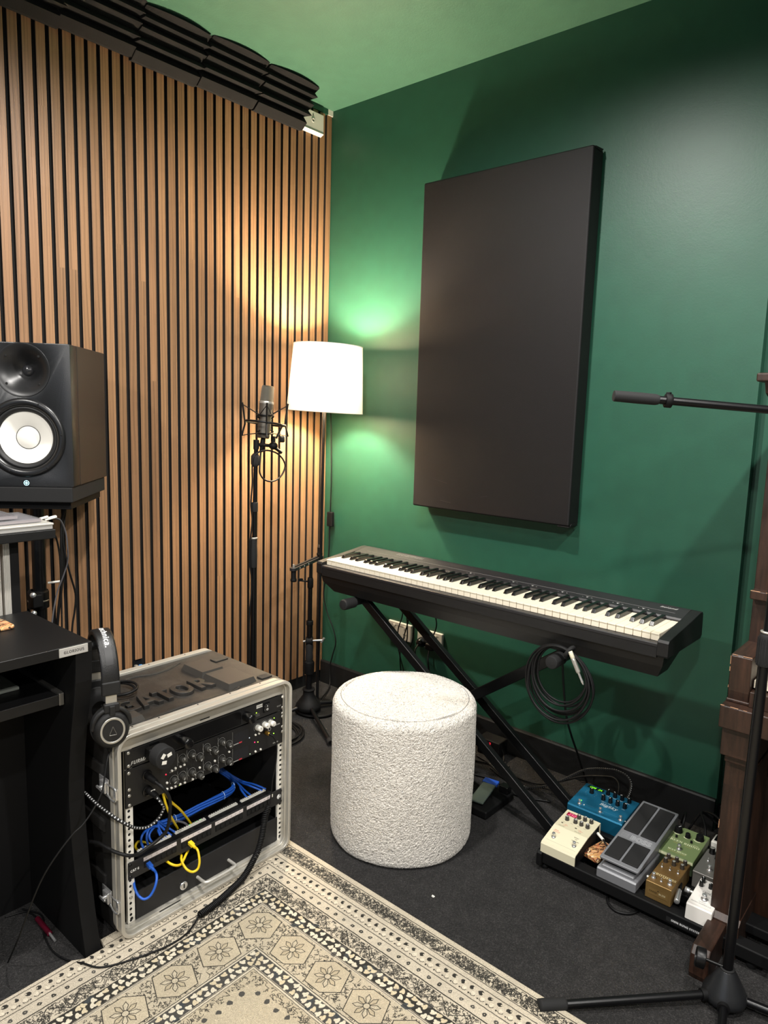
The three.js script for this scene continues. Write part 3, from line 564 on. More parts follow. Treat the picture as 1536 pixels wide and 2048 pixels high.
// ---------------------------------------------------------------- boucle pouf
{
  const n = 512, R = rng(31), h = new Float32Array(n * n);
  for (let k = 0; k < 15000; k++) {   // little curls of yarn
    let x = R() * n, y = R() * n, a = R() * 6.3; const turn = (R() - 0.5) * 1.2, len = 5 + R() * 9, up = 0.35 + 0.65 * R();
    for (let s = 0; s < len; s++) {
      x += Math.cos(a); y += Math.sin(a); a += turn * 0.5;
      for (let dy = -2; dy <= 2; dy++) for (let dx = -2; dx <= 2; dx++) {
        const q = 1 - (dx * dx + dy * dy) / 6.5; if (q <= 0) continue;
        const i = (((y + dy) | 0) & 511) * n + (((x + dx) | 0) & 511); h[i] = Math.max(h[i], up * Math.sqrt(q));
      }
    }
  }
  const bump = dataTex(n, n, (i) => [h[i], h[i], h[i]], false);
  const tone = dataTex(n, n, (i) => { const k = 0.87 + 0.08 * h[i] + 0.03 * (nBig[i & 65535] - 0.5); return [k, k * 0.975, k * 0.935]; }, true);
  M.boucle = new THREE.MeshPhysicalMaterial({ map: tone, roughness: 0.95, bumpMap: bump, bumpScale: 0.005, sheen: 0.3, sheenRoughness: 0.7, sheenColor: new THREE.Color('#ffffff') });
  const N = 720, prof = [];
  const push = (r, y) => prof.push([r, y]);
  for (let i = 0; i <= 6; i++) push(0.200 * i / 6 + 0.003, 0.0035);
  for (let i = 0; i <= 8; i++) { const a = -PI / 2 + i / 8 * PI / 2; push(0.2 + 0.013 * Math.cos(a), 0.016 + 0.0135 * Math.sin(a)); }
  for (let i = 1; i < 230; i++) push(0.2135 + 0.0012 * Math.sin(i / 230 * PI), 0.018 + 0.385 * i / 230);
  for (let i = 0; i <= 16; i++) { const a = i / 16 * PI / 2; push(0.187 + 0.0265 * Math.cos(a), 0.404 + 0.024 * Math.sin(a)); }
  push(0.184, 0.4262); push(0.180, 0.4288);
  for (let i = 1; i <= 90; i++) { const r = 0.180 * (1 - i / 90); push(r, 0.4292 + 0.0085 * (1 - (r / 0.18) ** 2)); }
  const pos = new Float32Array(prof.length * (N + 1) * 3), uv = new Float32Array(prof.length * (N + 1) * 2), idx = [];
  let s = 0; const arc = prof.map(([r, y], i) => (s += i ? Math.hypot(r - prof[i - 1][0], y - prof[i - 1][1]) : 0));
  const at = (u, v) => h[(((v % n + n) % n) | 0) * n + (((u % n + n) % n) | 0)];
  prof.forEach(([r, y], i) => {
    const a = prof[Math.max(0, i - 1)], b = prof[Math.min(prof.length - 1, i + 1)], nr = (b[1] - a[1]), ny = -(b[0] - a[0]), L = Math.hypot(nr, ny) || 1;
    for (let k = 0; k <= N; k++) {
      const t = k / N * 2 * PI, side = y < 0.404 || r > 0.19;
      const u = side ? k / N * 7 : (r * Math.cos(t)) / 0.19, v = side ? arc[i] / 0.19 : (r * Math.sin(t)) / 0.19;
      const d = y < 0.004 ? 0 : 0.0036 * (at(u * n, v * n) - 0.5) + 0.0016 * Math.sin(t * 5 + y * 9) * Math.sin(y * 14 + 1 + Math.cos(t * 3));
      const R1 = r + d * nr / L, o = i * (N + 1) + k;
      pos.set([R1 * Math.cos(t), y + d * ny / L, R1 * Math.sin(t)], o * 3); uv.set([u, v], o * 2);
      if (i && k < N) { const p = o - N - 1; idx.push(p, o, p + 1, o, o + 1, p + 1); }
    }
  });
  const g = new THREE.BufferGeometry(); g.setAttribute('position', new THREE.BufferAttribute(pos, 3)); g.setAttribute('uv', new THREE.BufferAttribute(uv, 2)); g.setIndex(idx); g.computeVertexNormals();
  const t = thing('pouf', 'round cream boucle pouf standing on the dark carpet', 'pouf', [1.03, 0, 0.666], null, true);
  part('cover', g, M.boucle, t);
  part('top_seam', tube(Array.from({ length: 90 }, (_, i) => { const a = i / 90 * 2 * PI; return V(0.1865 * Math.cos(a), 0.4265 + 0.0008 * Math.sin(a * 7), 0.1865 * Math.sin(a)); }), 0.0019, 260, 6, true), M.boucle, t);
}

// ---------------------------------------------------------------- rack case
const font = await new FontLoader().loadAsync('fonts/droid/droid_sans_bold.typeface.json');
// a ring of rounded-rectangle section facing +x
const frameRing = (x0, x1, inset, band, r = 0.034) => {
  const s = roundRect(0.977 + inset, 0.0125 + inset, 1.499 - inset, 0.521 - inset, r);
  s.holes.push(roundRect(0.977 + inset + band, 0.0125 + inset + band, 1.499 - inset - band, 0.521 - inset - band, r - band, new THREE.Path()));
  return ext(s, 'x', x0, x1, 0.0012, 1, 10);
};
{
  M.caseShell = std('#181716', 0.55, { bumpMap: grainBump, bumpScale: 0.0006 });
  const dust = dataTex(256, 256, (i, x, y) => { const k = 0.145 + 0.10 * Math.max(0, nMid[i] * 0.6 + nBig[i] * 0.7 - 0.5) + 0.08 * (nFine2[i] > 0.86 ? 1 : 0); return [k * 1.03, k * 0.985, k * 0.93]; }, true, [3, 3]);
  M.caseTop = new THREE.MeshStandardMaterial({ map: dust, roughness: 0.42, bumpMap: grainBump, bumpScale: 0.0005 });
  const t = thing('rack_case', 'black moulded equipment rack case with silver frame, open at the front, on the rug edge', 'rack case', [0.69, 0.0125, 1.238]);
  part('top_shell', metreUV(box(0.513, 0.834, 0.504, 0.5145, 0.985, 1.491, 0.004)), M.caseTop, t);
  part('bottom_shell', box(0.513, 0.834, 0.018, 0.028, 0.985, 1.491, 0.003), M.caseShell, t);
  part('side_shell', box(0.513, 0.834, 0.02, 0.51, 1.483, 1.492, 0.003), M.caseShell, t);
  part('side_shell', box(0.513, 0.834, 0.02, 0.51, 0.984, 0.993, 0.003), M.caseShell, t);
  part('rear_cover', box(0.497, 0.513, 0.02, 0.512, 0.985, 1.491, 0.004), M.caseShell, t);
  for (const y of [0.12, 0.26, 0.40]) for (const z of [1.490, 0.9785]) part('side_rib', box(0.55, 0.80, y, y + 0.03, z, z + 0.0075, 0.003), M.caseShell, t);
  M.frame = std('#c4c0b6', 0.38, { metalness: 0.5 });
  const f = part('front_frame', frameRing(0.862, 0.876, 0, 0.009), M.frame, t, 'silver front frame');
  part('frame_ridge', frameRing(0.852, 0.8625, 0.0028, 0.010), M.frame, f);
  part('frame_ridge', frameRing(0.844, 0.8525, 0.0008, 0.012), M.frame, f);
  part('frame_ridge', frameRing(0.830, 0.8445, 0.003, 0.012), M.frame, f);
  const rf = part('rear_frame', frameRing(0.497, 0.520, -0.0005, 0.012), M.frame, t, 'silver rear frame');
  for (const z of [1.08, 1.2, 1.32, 1.43]) part('frame_rivet', lathe([[0, 0.0006], [0.0022, 0.0004], [0.0025, 0]], V(0.508, 0.5214, z), V(0, 1, 0), 10), M.darkHole, rf);
  for (const z of [1.06, 1.16, 1.26, 1.37, 1.44]) part('frame_rivet', lathe([[0, 0.0006], [0.0022, 0.0004], [0.0025, 0]], V(0.836, 0.5182, z), V(0, 1, 0), 10), M.darkHole, f);
  const fa = part('top_fascia', box(0.845, 0.848, 0.472, 0.508, 0.99, 1.487), M.frame, t);
  part('fascia_slot', box(0.8479, 0.8486, 0.4785, 0.4815, 1.233, 1.262, 0.0003), M.darkHole, fa);
  const fb = part('bottom_fascia', box(0.845, 0.858, 0.0225, 0.030, 0.99, 1.487, 0.001), M.frame, t);
  part('fascia_slot', box(0.8575, 0.8587, 0.0250, 0.0275, 1.33, 1.39), M.darkHole, fb);
  // rails with their holes
  for (const [z0, z1, zh] of [[1.4665, 1.4475, 1.4585], [1.0015, 0.983, 0.9925]]) {
    const r = part('rail', box(0.838, 0.8455, 0.03, 0.472, z1, z0, 0.0008), M.white, t, 'pale rack rail with square holes');
    const holes = [];
    for (let y = 0.036; y < 0.465; y += 0.01482) holes.push(lathe([[0, 0.0004], [0.0033, 0.0003], [0.0036, 0]], V(0.8455, y, zh), V(1, 0, 0), 8));
    part('rail_hole', holes, M.darkHole, r);
  }
  // moulded lid: letters, ridges, stacking blocks
  const g = new TextGeometry('GATOR', { font, size: 0.078, depth: 0.0085, curveSegments: 5, bevelEnabled: true, bevelThickness: 0.0018, bevelSize: 0.0012, bevelSegments: 2 });
  g.computeBoundingBox(); const bb = g.boundingBox, sx = 0.268 / (bb.max.x - bb.min.x), sy = 0.072 / (bb.max.y - bb.min.y);
  g.translate(-bb.min.x, -bb.min.y, 0); g.scale(sx, sy, 1); g.rotateX(-PI / 2); g.rotateY(PI / 2); g.translate(0.766, 0.5140, 1.421);
  part('raised_lettering', g, M.caseTop, t);
  const y = 0.5150;
  for (const p of [[[0.856, y, 1.440], [0.842, y, 1.391], [0.822, y, 1.343], [0.818, y, 1.298], [0.823, y, 1.25], [0.836, y, 1.205], [0.834, y, 1.16], [0.820, y, 1.125], [0.802, y, 1.098]], [[0.574, y, 1.46], [0.562, y, 1.40], [0.557, y, 1.313], [0.556, y, 1.269], [0.572, y, 1.226], [0.568, y, 1.176], [0.546, y, 1.124]]]) {
    part('moulded_ridge', tube(p.map(([a, b, c]) => [Math.min(a, 0.829), b, c]), 0.0036, 90, 8), M.caseTop, t);
    part('moulded_ridge', tube(p.map(([a, b, c]) => [Math.min(a, 0.829) - 0.009, b - 0.001, c]), 0.0022, 90, 6), M.caseTop, t);
  }
  const block = (x0, x1, z0, z1, h) => { const c = []; for (const [k, yy] of [[0, 0.514], [0.006, 0.514 + h]]) for (const xx of [x0 + k, x1 - k]) for (const zz of [z0 + k, z1 - k]) c.push(V(xx, yy, zz)); return prep(new ConvexGeometry(c)); };
  part('stacking_block', block(0.592, 0.694, 1.070, 1.148, 0.017), M.caseTop, t);
  part('stacking_block', block(0.692, 0.812, 1.052, 1.146, 0.015), M.caseTop, t);
  part('stacking_block', block(0.770, 0.820, 1.395, 1.46, 0.014), M.caseTop, t);
  part('stacking_bar', [box(0.585, 0.615, 0.514, 0.519, 1.0, 1.045, 0.002)], M.caseTop, t);
  part('stacking_bar', [box(0.79, 0.815, 0.514, 0.519, 0.998, 1.035, 0.002)], M.caseTop, t);
  // latches on the left side
  for (const yy of [0.385, 0.105]) {
    const l = part('latch', [box(0.79, 0.832, yy - 0.022, yy + 0.022, 1.498, 1.5005, 0.001), box(0.80, 0.826, yy - 0.014, yy + 0.014, 1.5005, 1.506, 0.002)], M.chrome, t, 'chrome butterfly latch');
    part('latch_wing', [rod(V(0.813, yy, 1.504), V(0.813, yy, 1.513), 0.005, 12), ext(roundRect(-0.013, -0.003, 0.013, 0.003, 0.0028), 'z', 1.511, 1.514).translate(0.813, yy, 0)], M.chrome, l);
    part('latch_hook', tube([[0.832, yy + 0.012, 1.502], [0.852, yy + 0.016, 1.505], [0.870, yy + 0.014, 1.504], [0.872, yy, 1.503], [0.870, yy - 0.014, 1.504], [0.852, yy - 0.016, 1.505], [0.832, yy - 0.012, 1.502]], 0.0022, 50, 6), M.chrome, l);
    part('keeper', box(0.855, 0.872, yy - 0.014, yy + 0.014, 1.4985, 1.501, 0.001), M.chrome, l);
  }
}
const screw = (y, z, parent, mat = M.nickel, x = 0.8505) => part('screw', [lathe([[0, 0.0022], [0.003, 0.0020], [0.0042, 0]], V(x, y, z), V(1, 0, 0), 12), box(x + 0.0018, x + 0.0024, y - 0.0004, y + 0.0004, z - 0.0025, z + 0.0025)], mat, parent);
// knob on a faceplate facing +x, with a light pointer line
const knob = (name, y, z, r, len, mat, parent, ptr = '#cfcfcf', a = 0.6) => {
  const k = part(name, lathe([[0, len], [r * 0.78, len], [r * 0.88, len - 0.0012], [r, 0.002], [r, 0]], V(0.8502, y, z), V(1, 0, 0), 20), mat, parent);
  if (ptr) part('pointer', box(0, 0.0004, 0, r * 0.8, -0.0006, 0.0006).rotateX(a).translate(0.8502 + len, y, z), std(ptr, 0.5), k);
  return k;
};
const led = (y, z, color, parent, k = 2, r = 0.0016, x = 0.8502) => part('led', lathe([[0, 0.0016], [r * 0.7, 0.0013], [r, 0]], V(x, y, z), V(1, 0, 0), 10), glow(color, k), parent);
const arcPrint = (c, x, y, r) => { c.strokeStyle = '#a9a9a6'; c.lineWidth = 2.4; c.beginPath(); c.arc(x, y, r, PI * 0.75, PI * 2.25); c.stroke(); };
{
  // power conditioner, top unit
  const t = thing('power_conditioner', 'black power conditioner, topmost unit in the rack, with two round glossy light tubes', 'rack unit', [0.846, 0.4255, 1.225]);
  part('chassis', box(0.62, 0.846, 0.428, 0.468, 1.006, 1.444), M.blackMatte, t);
  const w = 1944, h = 178, P = (z, y) => [(1.468 - z) * 4000, (0.470 - y) * 4000];
  part('faceplate', box(0.846, 0.850, 0.4258, 0.4698, 0.982, 1.468, 0.0008, 1), std('#121213', 0.42), t);
  const fp = print(w, h, (c) => {
    c.fillStyle = '#141415'; c.fillRect(0, 0, w, h);
    c.fillStyle = '#b9b9b4'; c.font = 'italic bold 50px sans-serif'; c.fillText('FURMAN', ...P(1.455, 0.4315));
    let [x, y] = P(1.083, 0.4585); c.fillStyle = '#d8d8d2'; c.fillRect(x, y - 28, 84, 38); c.fillStyle = '#333'; c.font = 'bold 24px sans-serif'; c.fillText('POWER', x + 2, y);
    [x, y] = P(1.088, 0.4375); c.fillStyle = '#8f8f8b'; c.font = '20px sans-serif'; c.fillText('SURGE', x, y); c.fillText('STATUS', x, y + 20);
    [x, y] = P(1.006, 0.438); c.fillStyle = '#9a9a96'; c.font = 'bold 22px sans-serif'; c.fillText('RESET', x - 18, y);
  }, 0.42);
  part('front_print', face(0.485, 0.0436, [0.8504, 0.4478, 1.225], 'x'), fp, t);
  part('recess', box(0.8503, 0.8508, 0.4285, 0.467, 1.135, 1.405), M.blackGloss, t);
  for (const z of [1.316, 1.120]) part('light_tube', [lathe([[0.012, 0], [0.013, 0.004], [0.013, 0.028], [0.011, 0.034], [0, 0.035]], V(0.850, 0.4475, z), V(1, 0, 0), 28), lathe([[0.006, 0], [0.008, 0.002], [0.0085, 0.0025], [0, 0.0026]], V(0.8845, 0.4475, z), V(1, 0, 0), 20)], M.blackGloss, t, 'glossy black round light tube');
  const sw = part('rocker_switch', box(0.850, 0.8525, 0.437, 0.4635, 1.038, 1.060, 0.0008), M.blackMatte, t);
  part('switch_cap', box(0.8525, 0.8555, 0.440, 0.4605, 1.041, 1.057, 0.0012), print(64, 96, (c) => { c.fillStyle = '#151515'; c.fillRect(0, 0, 64, 96); c.strokeStyle = '#e8e8e8'; c.lineWidth = 7; c.beginPath(); c.arc(32, 68, 11, 0, 2 * PI); c.stroke(); c.beginPath(); c.moveTo(32, 12); c.lineTo(32, 34); c.stroke(); }, 0.35), sw);
  led(0.4445, 1.0835, '#b8ff3a', t, 3);
  screw(0.464, 1.459, t); screw(0.4635, 0.9905, t, M.white); screw(0.432, 1.459, t); screw(0.432, 0.9905, t);
}
{
  // adapter with three little labels plugged into the conditioner
  const t = thing('power_adapter', 'round black wall adapter with three white stickers, plugged into the top rack unit', 'power adapter', [0.85, 0.4475, 1.39]);
  part('adapter_body', box(0.851, 0.872, 0.4335, 0.464, 1.375, 1.418, 0.005), M.blackMatte, t);
  part('adapter_disc', lathe([[0, 0], [0.0255, 0], [0.0268, 0.003], [0.0268, 0.030], [0.0245, 0.034], [0, 0.0345]], V(0.871, 0.4465, 1.394), V(1, 0, 0.0), 36), M.rubber, t);
  for (const [y, z, a] of [[0.4545, 1.402, 0.9], [0.4535, 1.386, 0.25], [0.4385, 1.400, -0.2]]) part('sticker', box(0, 0.0005, -0.0042, 0.0042, -0.006, 0.006).rotateX(a).translate(0.9055, y, z), M.white, t);
}
{
  // audio interface
  const t = thing('audio_interface', 'black two-unit audio interface with rows of knobs, second unit in the rack', 'rack unit', [0.846, 0.328, 1.225]);
  part('chassis', box(0.60, 0.846, 0.331, 0.420, 1.006, 1.444), M.blackMatte, t);
  part('faceplate', box(0.846, 0.850, 0.328, 0.4225, 0.982, 1.468, 0.0008, 1), std('#131314', 0.45), t);
  const w = 1944, h = 378, P = (z, y) => [(1.468 - z) * 4000, (0.4225 - y) * 4000];
  const up = [[1.317, 0.399], [1.289, 0.400], [1.266, 0.384], [1.244, 0.401], [1.222, 0.385], [1.198, 0.401], [1.175, 0.386]];
  const lo = [[1.341, 0.352], [1.317, 0.353], [1.289, 0.352], [1.266, 0.334], [1.242, 0.350], [1.220, 0.3345], [1.198, 0.354], [1.175, 0.3375]];
  const white = [[1.080, 0.402], [1.056, 0.403], [1.035, 0.402]];
  part('front_print', face(0.4845, 0.0938, [0.8504, 0.37525, 1.225], 'x'), print(w, h, (c) => {
    c.fillStyle = '#141415'; c.fillRect(0, 0, w, h);
    for (const [z, y] of [...up, ...lo, ...white]) arcPrint(c, ...P(z, y), 45);
    c.fillStyle = '#8d8d8a'; for (const z of [1.330, 1.303, 1.255, 1.209, 1.163]) { c.fillRect(P(z, 0.412)[0], 26, 3, 130); c.fillRect(P(z, 0.365)[0], 214, 3, 130); }
    for (const y0 of [0.409, 0.361]) {   // meter windows
      const [x, y] = P(1.160, y0); c.fillStyle = '#08080a'; c.fillRect(x, y, 216, 118); c.strokeStyle = '#3a3d46'; c.lineWidth = 2;
      for (let k = 0; k < 12; k++) { c.beginPath(); c.moveTo(x + 8 + k * 17, y + 4); c.lineTo(x + 8 + k * 17, y + 112); c.stroke(); }
      for (let k = 0; k < 7; k++) { c.beginPath(); c.moveTo(x + 8, y + 8 + k * 17); c.lineTo(x + 200, y + 8 + k * 17); c.stroke(); }
      c.fillStyle = '#b8b8b4'; c.fillRect(x, y + 118, 70, 8); c.fillStyle = '#c8303e'; c.fillRect(x + 74, y + 114, 40, 14);
    }
    c.fillStyle = '#c5c5c0'; c.font = 'bold 21px sans-serif'; c.fillText('MONITOR', ...P(1.024, 0.3855)); c.fillText('STUDIO', ...P(1.024, 0.334));
    c.font = '16px sans-serif'; for (const [z, y] of [[1.348, 0.373], [1.336, 0.374], [1.31, 0.376], [1.288, 0.327], [1.337, 0.327]]) c.fillText('PAD', ...P(z + 0.004, y));
  }, 0.45), t);
  const kb = std('#3a3936', 0.45);
  up.forEach(([z, y], i) => knob('gain_knob', y, z, 0.0078, 0.013, kb, t, '#d5d5d0', i * 1.3)); lo.forEach(([z, y], i) => knob('gain_knob', y, z, 0.0078, 0.013, kb, t, '#d5d5d0', i * 0.9 + 2));
  white.forEach(([z, y], i) => knob('monitor_knob', y, z, 0.0082, 0.018, M.white, t, '#55534f', i + 0.4));
  for (const [y, z] of [[0.352, 1.360], [0.334, 1.348], [0.334, 1.337], [0.334, 1.323], [0.333, 1.310], [0.378, 1.346], [0.381, 1.336], [0.380, 1.322], [0.381, 1.311], [0.356, 1.266], [0.333, 1.287], [0.383, 1.087], [0.383, 1.075], [0.335, 1.087], [0.335, 1.069], [0.357, 1.22], [0.366, 1.175], [0.336, 1.36]])
    part('push_button', lathe([[0, 0.004], [0.0022, 0.0038], [0.0028, 0.003], [0.0028, 0]], V(0.8502, y, z), V(1, 0, 0), 12), M.white, t);
  led(0.374, 1.362, '#ff2038', t, 4); led(0.362, 1.089, '#ff2060', t, 4); led(0.410, 1.021, '#a8ff40', t, 3); led(0.365, 1.022, '#a8ff40', t, 3); led(0.359, 1.078, '#d8ff60', t, 2); led(0.3285 + 0.003, 1.325, '#d8ff60', t, 1.5, 0.001); led(0.381, 1.107, '#e8f0ff', t, 1.2); led(0.334, 1.105, '#e0ffd0', t, 1.2);
  for (const y of [0.392, 0.352]) part('input_socket', lathe([[0.008, 0.0], [0.0125, 0.001], [0.0130, 0.003], [0.0125, 0.004], [0.009, 0.004]], V(0.850, y, 1.413), V(1, 0, 0), 24), M.blackGloss, t);
  part('headphone_jack', lathe([[0.0032, 0], [0.0055, 0.0005], [0.0055, 0.003], [0.0032, 0.0032]], V(0.850, 0.384, 1.0385), V(1, 0, 0), 16), M.chrome, t);
  screw(0.373, 1.459, t); screw(0.358, 1.459, t); screw(0.334, 1.459, t); screw(0.414, 1.459, t); for (const y of [0.415, 0.405, 0.375, 0.36]) screw(y, 0.9905, t);
}
{
  // cables on the interface
  const x = thing('microphone_cable', 'thick black cable from the upper rack socket, hanging down and out to the left', 'cable', [0.9, 0.23, 1.42]);
  part('cord', tube([[0.885, 0.390, 1.413], [0.905, 0.380, 1.406], [0.910, 0.362, 1.396], [0.910, 0.339, 1.389], [0.910, 0.310, 1.390], [0.905, 0.280, 1.391], [0.898, 0.258, 1.395], [0.892, 0.243, 1.414], [0.891, 0.235, 1.442], [0.893, 0.233, 1.464], [0.894, 0.240, 1.486], [0.875, 0.252, 1.510], [0.818, 0.257, 1.525], [0.72, 0.2, 1.525], [0.62, 0.03, 1.522]], 0.0042, 160), M.cable, x);
  part('connector', rod(V(0.850, 0.393, 1.4135), V(0.888, 0.388, 1.4115), 0.009, 18, 0.0065), M.blackMatte, x);
  const dots = dataTex(64, 64, (i, a, b) => { const on = ((a + 8) % 32) < 10 && (b % 32) < 12; const k = on ? 0.78 : 0.07; return [k, k, k]; }, true);
  const braidMat = (n) => { const m = dots.clone(); m.repeat.set(n, 1); m.needsUpdate = true; return new THREE.MeshStandardMaterial({ map: m, roughness: 0.75 }); };
  M.braid = braidMat;
  const b = thing('instrument_cable', 'black and white braided cable sagging from the lower rack socket out to the left', 'cable', [0.89, 0.3, 1.42]);
  const braidTube = (p, r, n) => new THREE.TubeGeometry(new THREE.CatmullRomCurve3(arr(p), false, 'centripetal'), n, r, 8);
  M.braidTube = braidTube;
  part('cord', braidTube([[0.885, 0.352, 1.410], [0.900, 0.339, 1.406], [0.900, 0.324, 1.399], [0.897, 0.313, 1.402], [0.895, 0.302, 1.408], [0.892, 0.292, 1.420], [0.890, 0.287, 1.434], [0.890, 0.290, 1.449], [0.890, 0.301, 1.471], [0.892, 0.319, 1.491], [0.880, 0.335, 1.508], [0.825, 0.351, 1.522], [0.76, 0.360, 1.525], [0.66, 0.34, 1.526]], 0.0038, 150), braidMat(26), b);
  part('connector', rod(V(0.850, 0.357, 1.4125), V(0.888, 0.351, 1.4095), 0.009, 18, 0.0065), M.blackMatte, b);
  part('connector_print', box(0.872, 0.8725, 0.3595, 0.3625, 1.405, 1.416), M.white, b);
}
{
  // patch panel
  const t = thing('network_patch_unit', 'black network patch panel with four white label strips, third unit in the rack', 'rack unit', [0.846, 0.1438, 1.225]);
  part('faceplate', box(0.846, 0.849, 0.1438, 0.1875, 0.9822, 1.4646, 0.0008, 1), std('#1d1d1e', 0.5), t);
  part('rear_block', box(0.815, 0.846, 0.150, 0.186, 1.02, 1.435), M.blackMatte, t);
  const groups = [[1.425, 1.334], [1.321, 1.230], [1.218, 1.127], [1.114, 1.029]];
  let n = 1;
  for (const [za, zb] of groups) {
    const n0 = n;
    part('label_strip', box(0.849, 0.8496, 0.1745, 0.1838, zb, za), print(384, 40, (c) => { c.fillStyle = '#dcd3d2'; c.fillRect(0, 0, 384, 40); c.fillStyle = '#4a4644'; c.font = '22px sans-serif'; for (let k = 0; k < 6; k++) c.fillText(String(n0 + k), 24 + k * 60, 28); }, 0.5), t);
    for (let k = 0; k < 6; k++, n++) {
      const z = za - (k + 0.5) * (za - zb) / 6;
      const p = part('port', box(0.849, 0.8502, 0.1565, 0.1705, z - 0.0066, z + 0.0066, 0.0004, 1), M.blackMatte, t);
      part('port_opening', [box(0.8501, 0.8505, 0.1605, 0.1695, z - 0.0052, z + 0.0052), box(0.8501, 0.8505, 0.1578, 0.1606, z - 0.0028, z + 0.0028)], M.darkHole, p);
    }
    const teeth = [box(0.818, 0.826, 0.186, 0.1885, zb, za)];
    for (let k = 0; k < 14; k++) teeth.push(box(0.818, 0.826, 0.1885, 0.1905, zb + (k + 0.15) / 14 * (za - zb), zb + (k + 0.7) / 14 * (za - zb)));
    part('terminal_comb', teeth, M.white, t);
  }
  part('panel_print', face(0.032, 0.011, [0.8493, 0.1645, 1.446], 'x'), print(192, 66, (c) => { c.fillStyle = '#1d1d1e'; c.fillRect(0, 0, 192, 66); c.fillStyle = '#f2f2f0'; c.font = 'bold 52px sans-serif'; c.fillText('CAT 6', 14, 52); }), t);
  part('panel_print', face(0.004, 0.009, [0.8493, 0.179, 1.0235], 'x'), M.white, t);
  part('badge', lathe([[0, 0.0006], [0.0065, 0.0005], [0.007, 0]], V(0.849, 0.166, 0.9995), V(1, 0, 0), 22), print(64, 64, (c) => { c.fillStyle = '#dddddb'; c.fillRect(0, 0, 64, 64); c.strokeStyle = '#333'; c.lineWidth = 6; c.strokeRect(20, 20, 24, 24); }), t);
  screw(0.181, 1.459, t, M.blackMetal, 0.849); screw(0.150, 1.459, t, M.blackMetal, 0.849); screw(0.181, 0.9885, t, M.blackMetal, 0.849); screw(0.150, 0.9885, t, M.blackMetal, 0.849);
}
{
  // network cables
  const lead = (mat, label, pts, boot) => {
    const t = thing('network_cable', label, 'cable', [pts[0][0], pts[0][1], pts[0][2]]);
    part('cord', tube(pts, 0.0031, 110), mat, t);
    if (boot) { const [a, b] = boot; part('plug_boot', join([box(-0.006, 0.014, -0.0045, 0.0045, -0.0055, 0.0055, 0.0015), rod(V(0.012, 0, 0), V(0.024, 0.0, 0), 0.0046, 12, 0.0034)]).rotateZ(b).translate(...a), mat, t); }
    return t;
  };
  lead(M.cableBlue, 'blue network cable looping from the first patch port down over the drawer', [[0.868, 0.162, 1.414], [0.884, 0.157, 1.414], [0.895, 0.152, 1.418], [0.901, 0.141, 1.424], [0.901, 0.125, 1.432], [0.898, 0.114, 1.441], [0.892, 0.111, 1.451], [0.880, 0.115, 1.456], [0.862, 0.125, 1.456], [0.835, 0.128, 1.444], [0.80, 0.13, 1.43]], [[0.852, 0.1635, 1.4135], -0.22]);
  lead(M.cableYellow, 'yellow network cable looping from the seventh patch port down over the drawer', [[0.868, 0.162, 1.297], [0.884, 0.160, 1.297], [0.895, 0.150, 1.300], [0.901, 0.133, 1.303], [0.901, 0.120, 1.309], [0.897, 0.117, 1.320], [0.890, 0.124, 1.330], [0.877, 0.133, 1.333], [0.862, 0.139, 1.329], [0.845, 0.137, 1.318], [0.81, 0.13, 1.31]], [[0.852, 0.164, 1.2965], -0.15]);
  lead(M.cableYellow, 'yellow network cable sagging behind the patch panel, above the lock', [[0.80, 0.139, 1.368], [0.835, 0.139, 1.359], [0.860, 0.140, 1.358], [0.868, 0.135, 1.349], [0.868, 0.131, 1.334], [0.862, 0.134, 1.323], [0.850, 0.1365, 1.307], [0.832, 0.133, 1.289], [0.80, 0.13, 1.28]]);
  lead(M.cableYellow, 'right of two yellow network cables dropping behind the patch panel', [[0.825, 0.318, 1.352], [0.830, 0.290, 1.340], [0.820, 0.246, 1.305], [0.800, 0.202, 1.273], [0.79, 0.161, 1.247]]);
  lead(M.cableYellow, 'left of two yellow network cables dropping behind the patch panel', [[0.835, 0.32, 1.362], [0.838, 0.286, 1.355], [0.830, 0.254, 1.341], [0.815, 0.215, 1.319], [0.80, 0.182, 1.299]]);
  lead(M.cableYellow, 'short yellow cable loop behind the left end of the patch panel', [[0.80, 0.165, 1.405], [0.80, 0.188, 1.418], [0.80, 0.197, 1.412], [0.80, 0.190, 1.397], [0.80, 0.172, 1.375]]);
  single('network_cable', tube([[0.80, 0.21, 1.318], [0.80, 0.203, 1.300], [0.81, 0.192, 1.282], [0.81, 0.17, 1.27]], 0.003, 40), M.cableGrey, 'short grey network cable beside the two yellow ones behind the patch panel', 'cable');
  const trunk = [[0.62, 0.30, 1.12], [0.700, 0.234, 1.101], [0.720, 0.206, 1.076], [0.752, 0.200, 1.086], [0.772, 0.200, 1.105], [0.785, 0.204, 1.14], [0.790, 0.206, 1.183], [0.790, 0.205, 1.225], [0.790, 0.202, 1.276], [0.790, 0.206, 1.32], [0.790, 0.208, 1.340]];
  const fansL = [[[0.800, 0.218, 1.382], [0.810, 0.217, 1.404], [0.815, 0.205, 1.411], [0.822, 0.187, 1.408]], [[0.800, 0.212, 1.371], [0.810, 0.207, 1.386], [0.815, 0.197, 1.386], [0.822, 0.187, 1.380]], [[0.800, 0.202, 1.355], [0.810, 0.197, 1.357], [0.822, 0.187, 1.358]], [[0.800, 0.22, 1.375], [0.812, 0.215, 1.393], [0.816, 0.20, 1.396], [0.822, 0.187, 1.394]]];
  const R = rng(55), blue = 'blue network cable in the tied bundle running to the left of the patch panel';
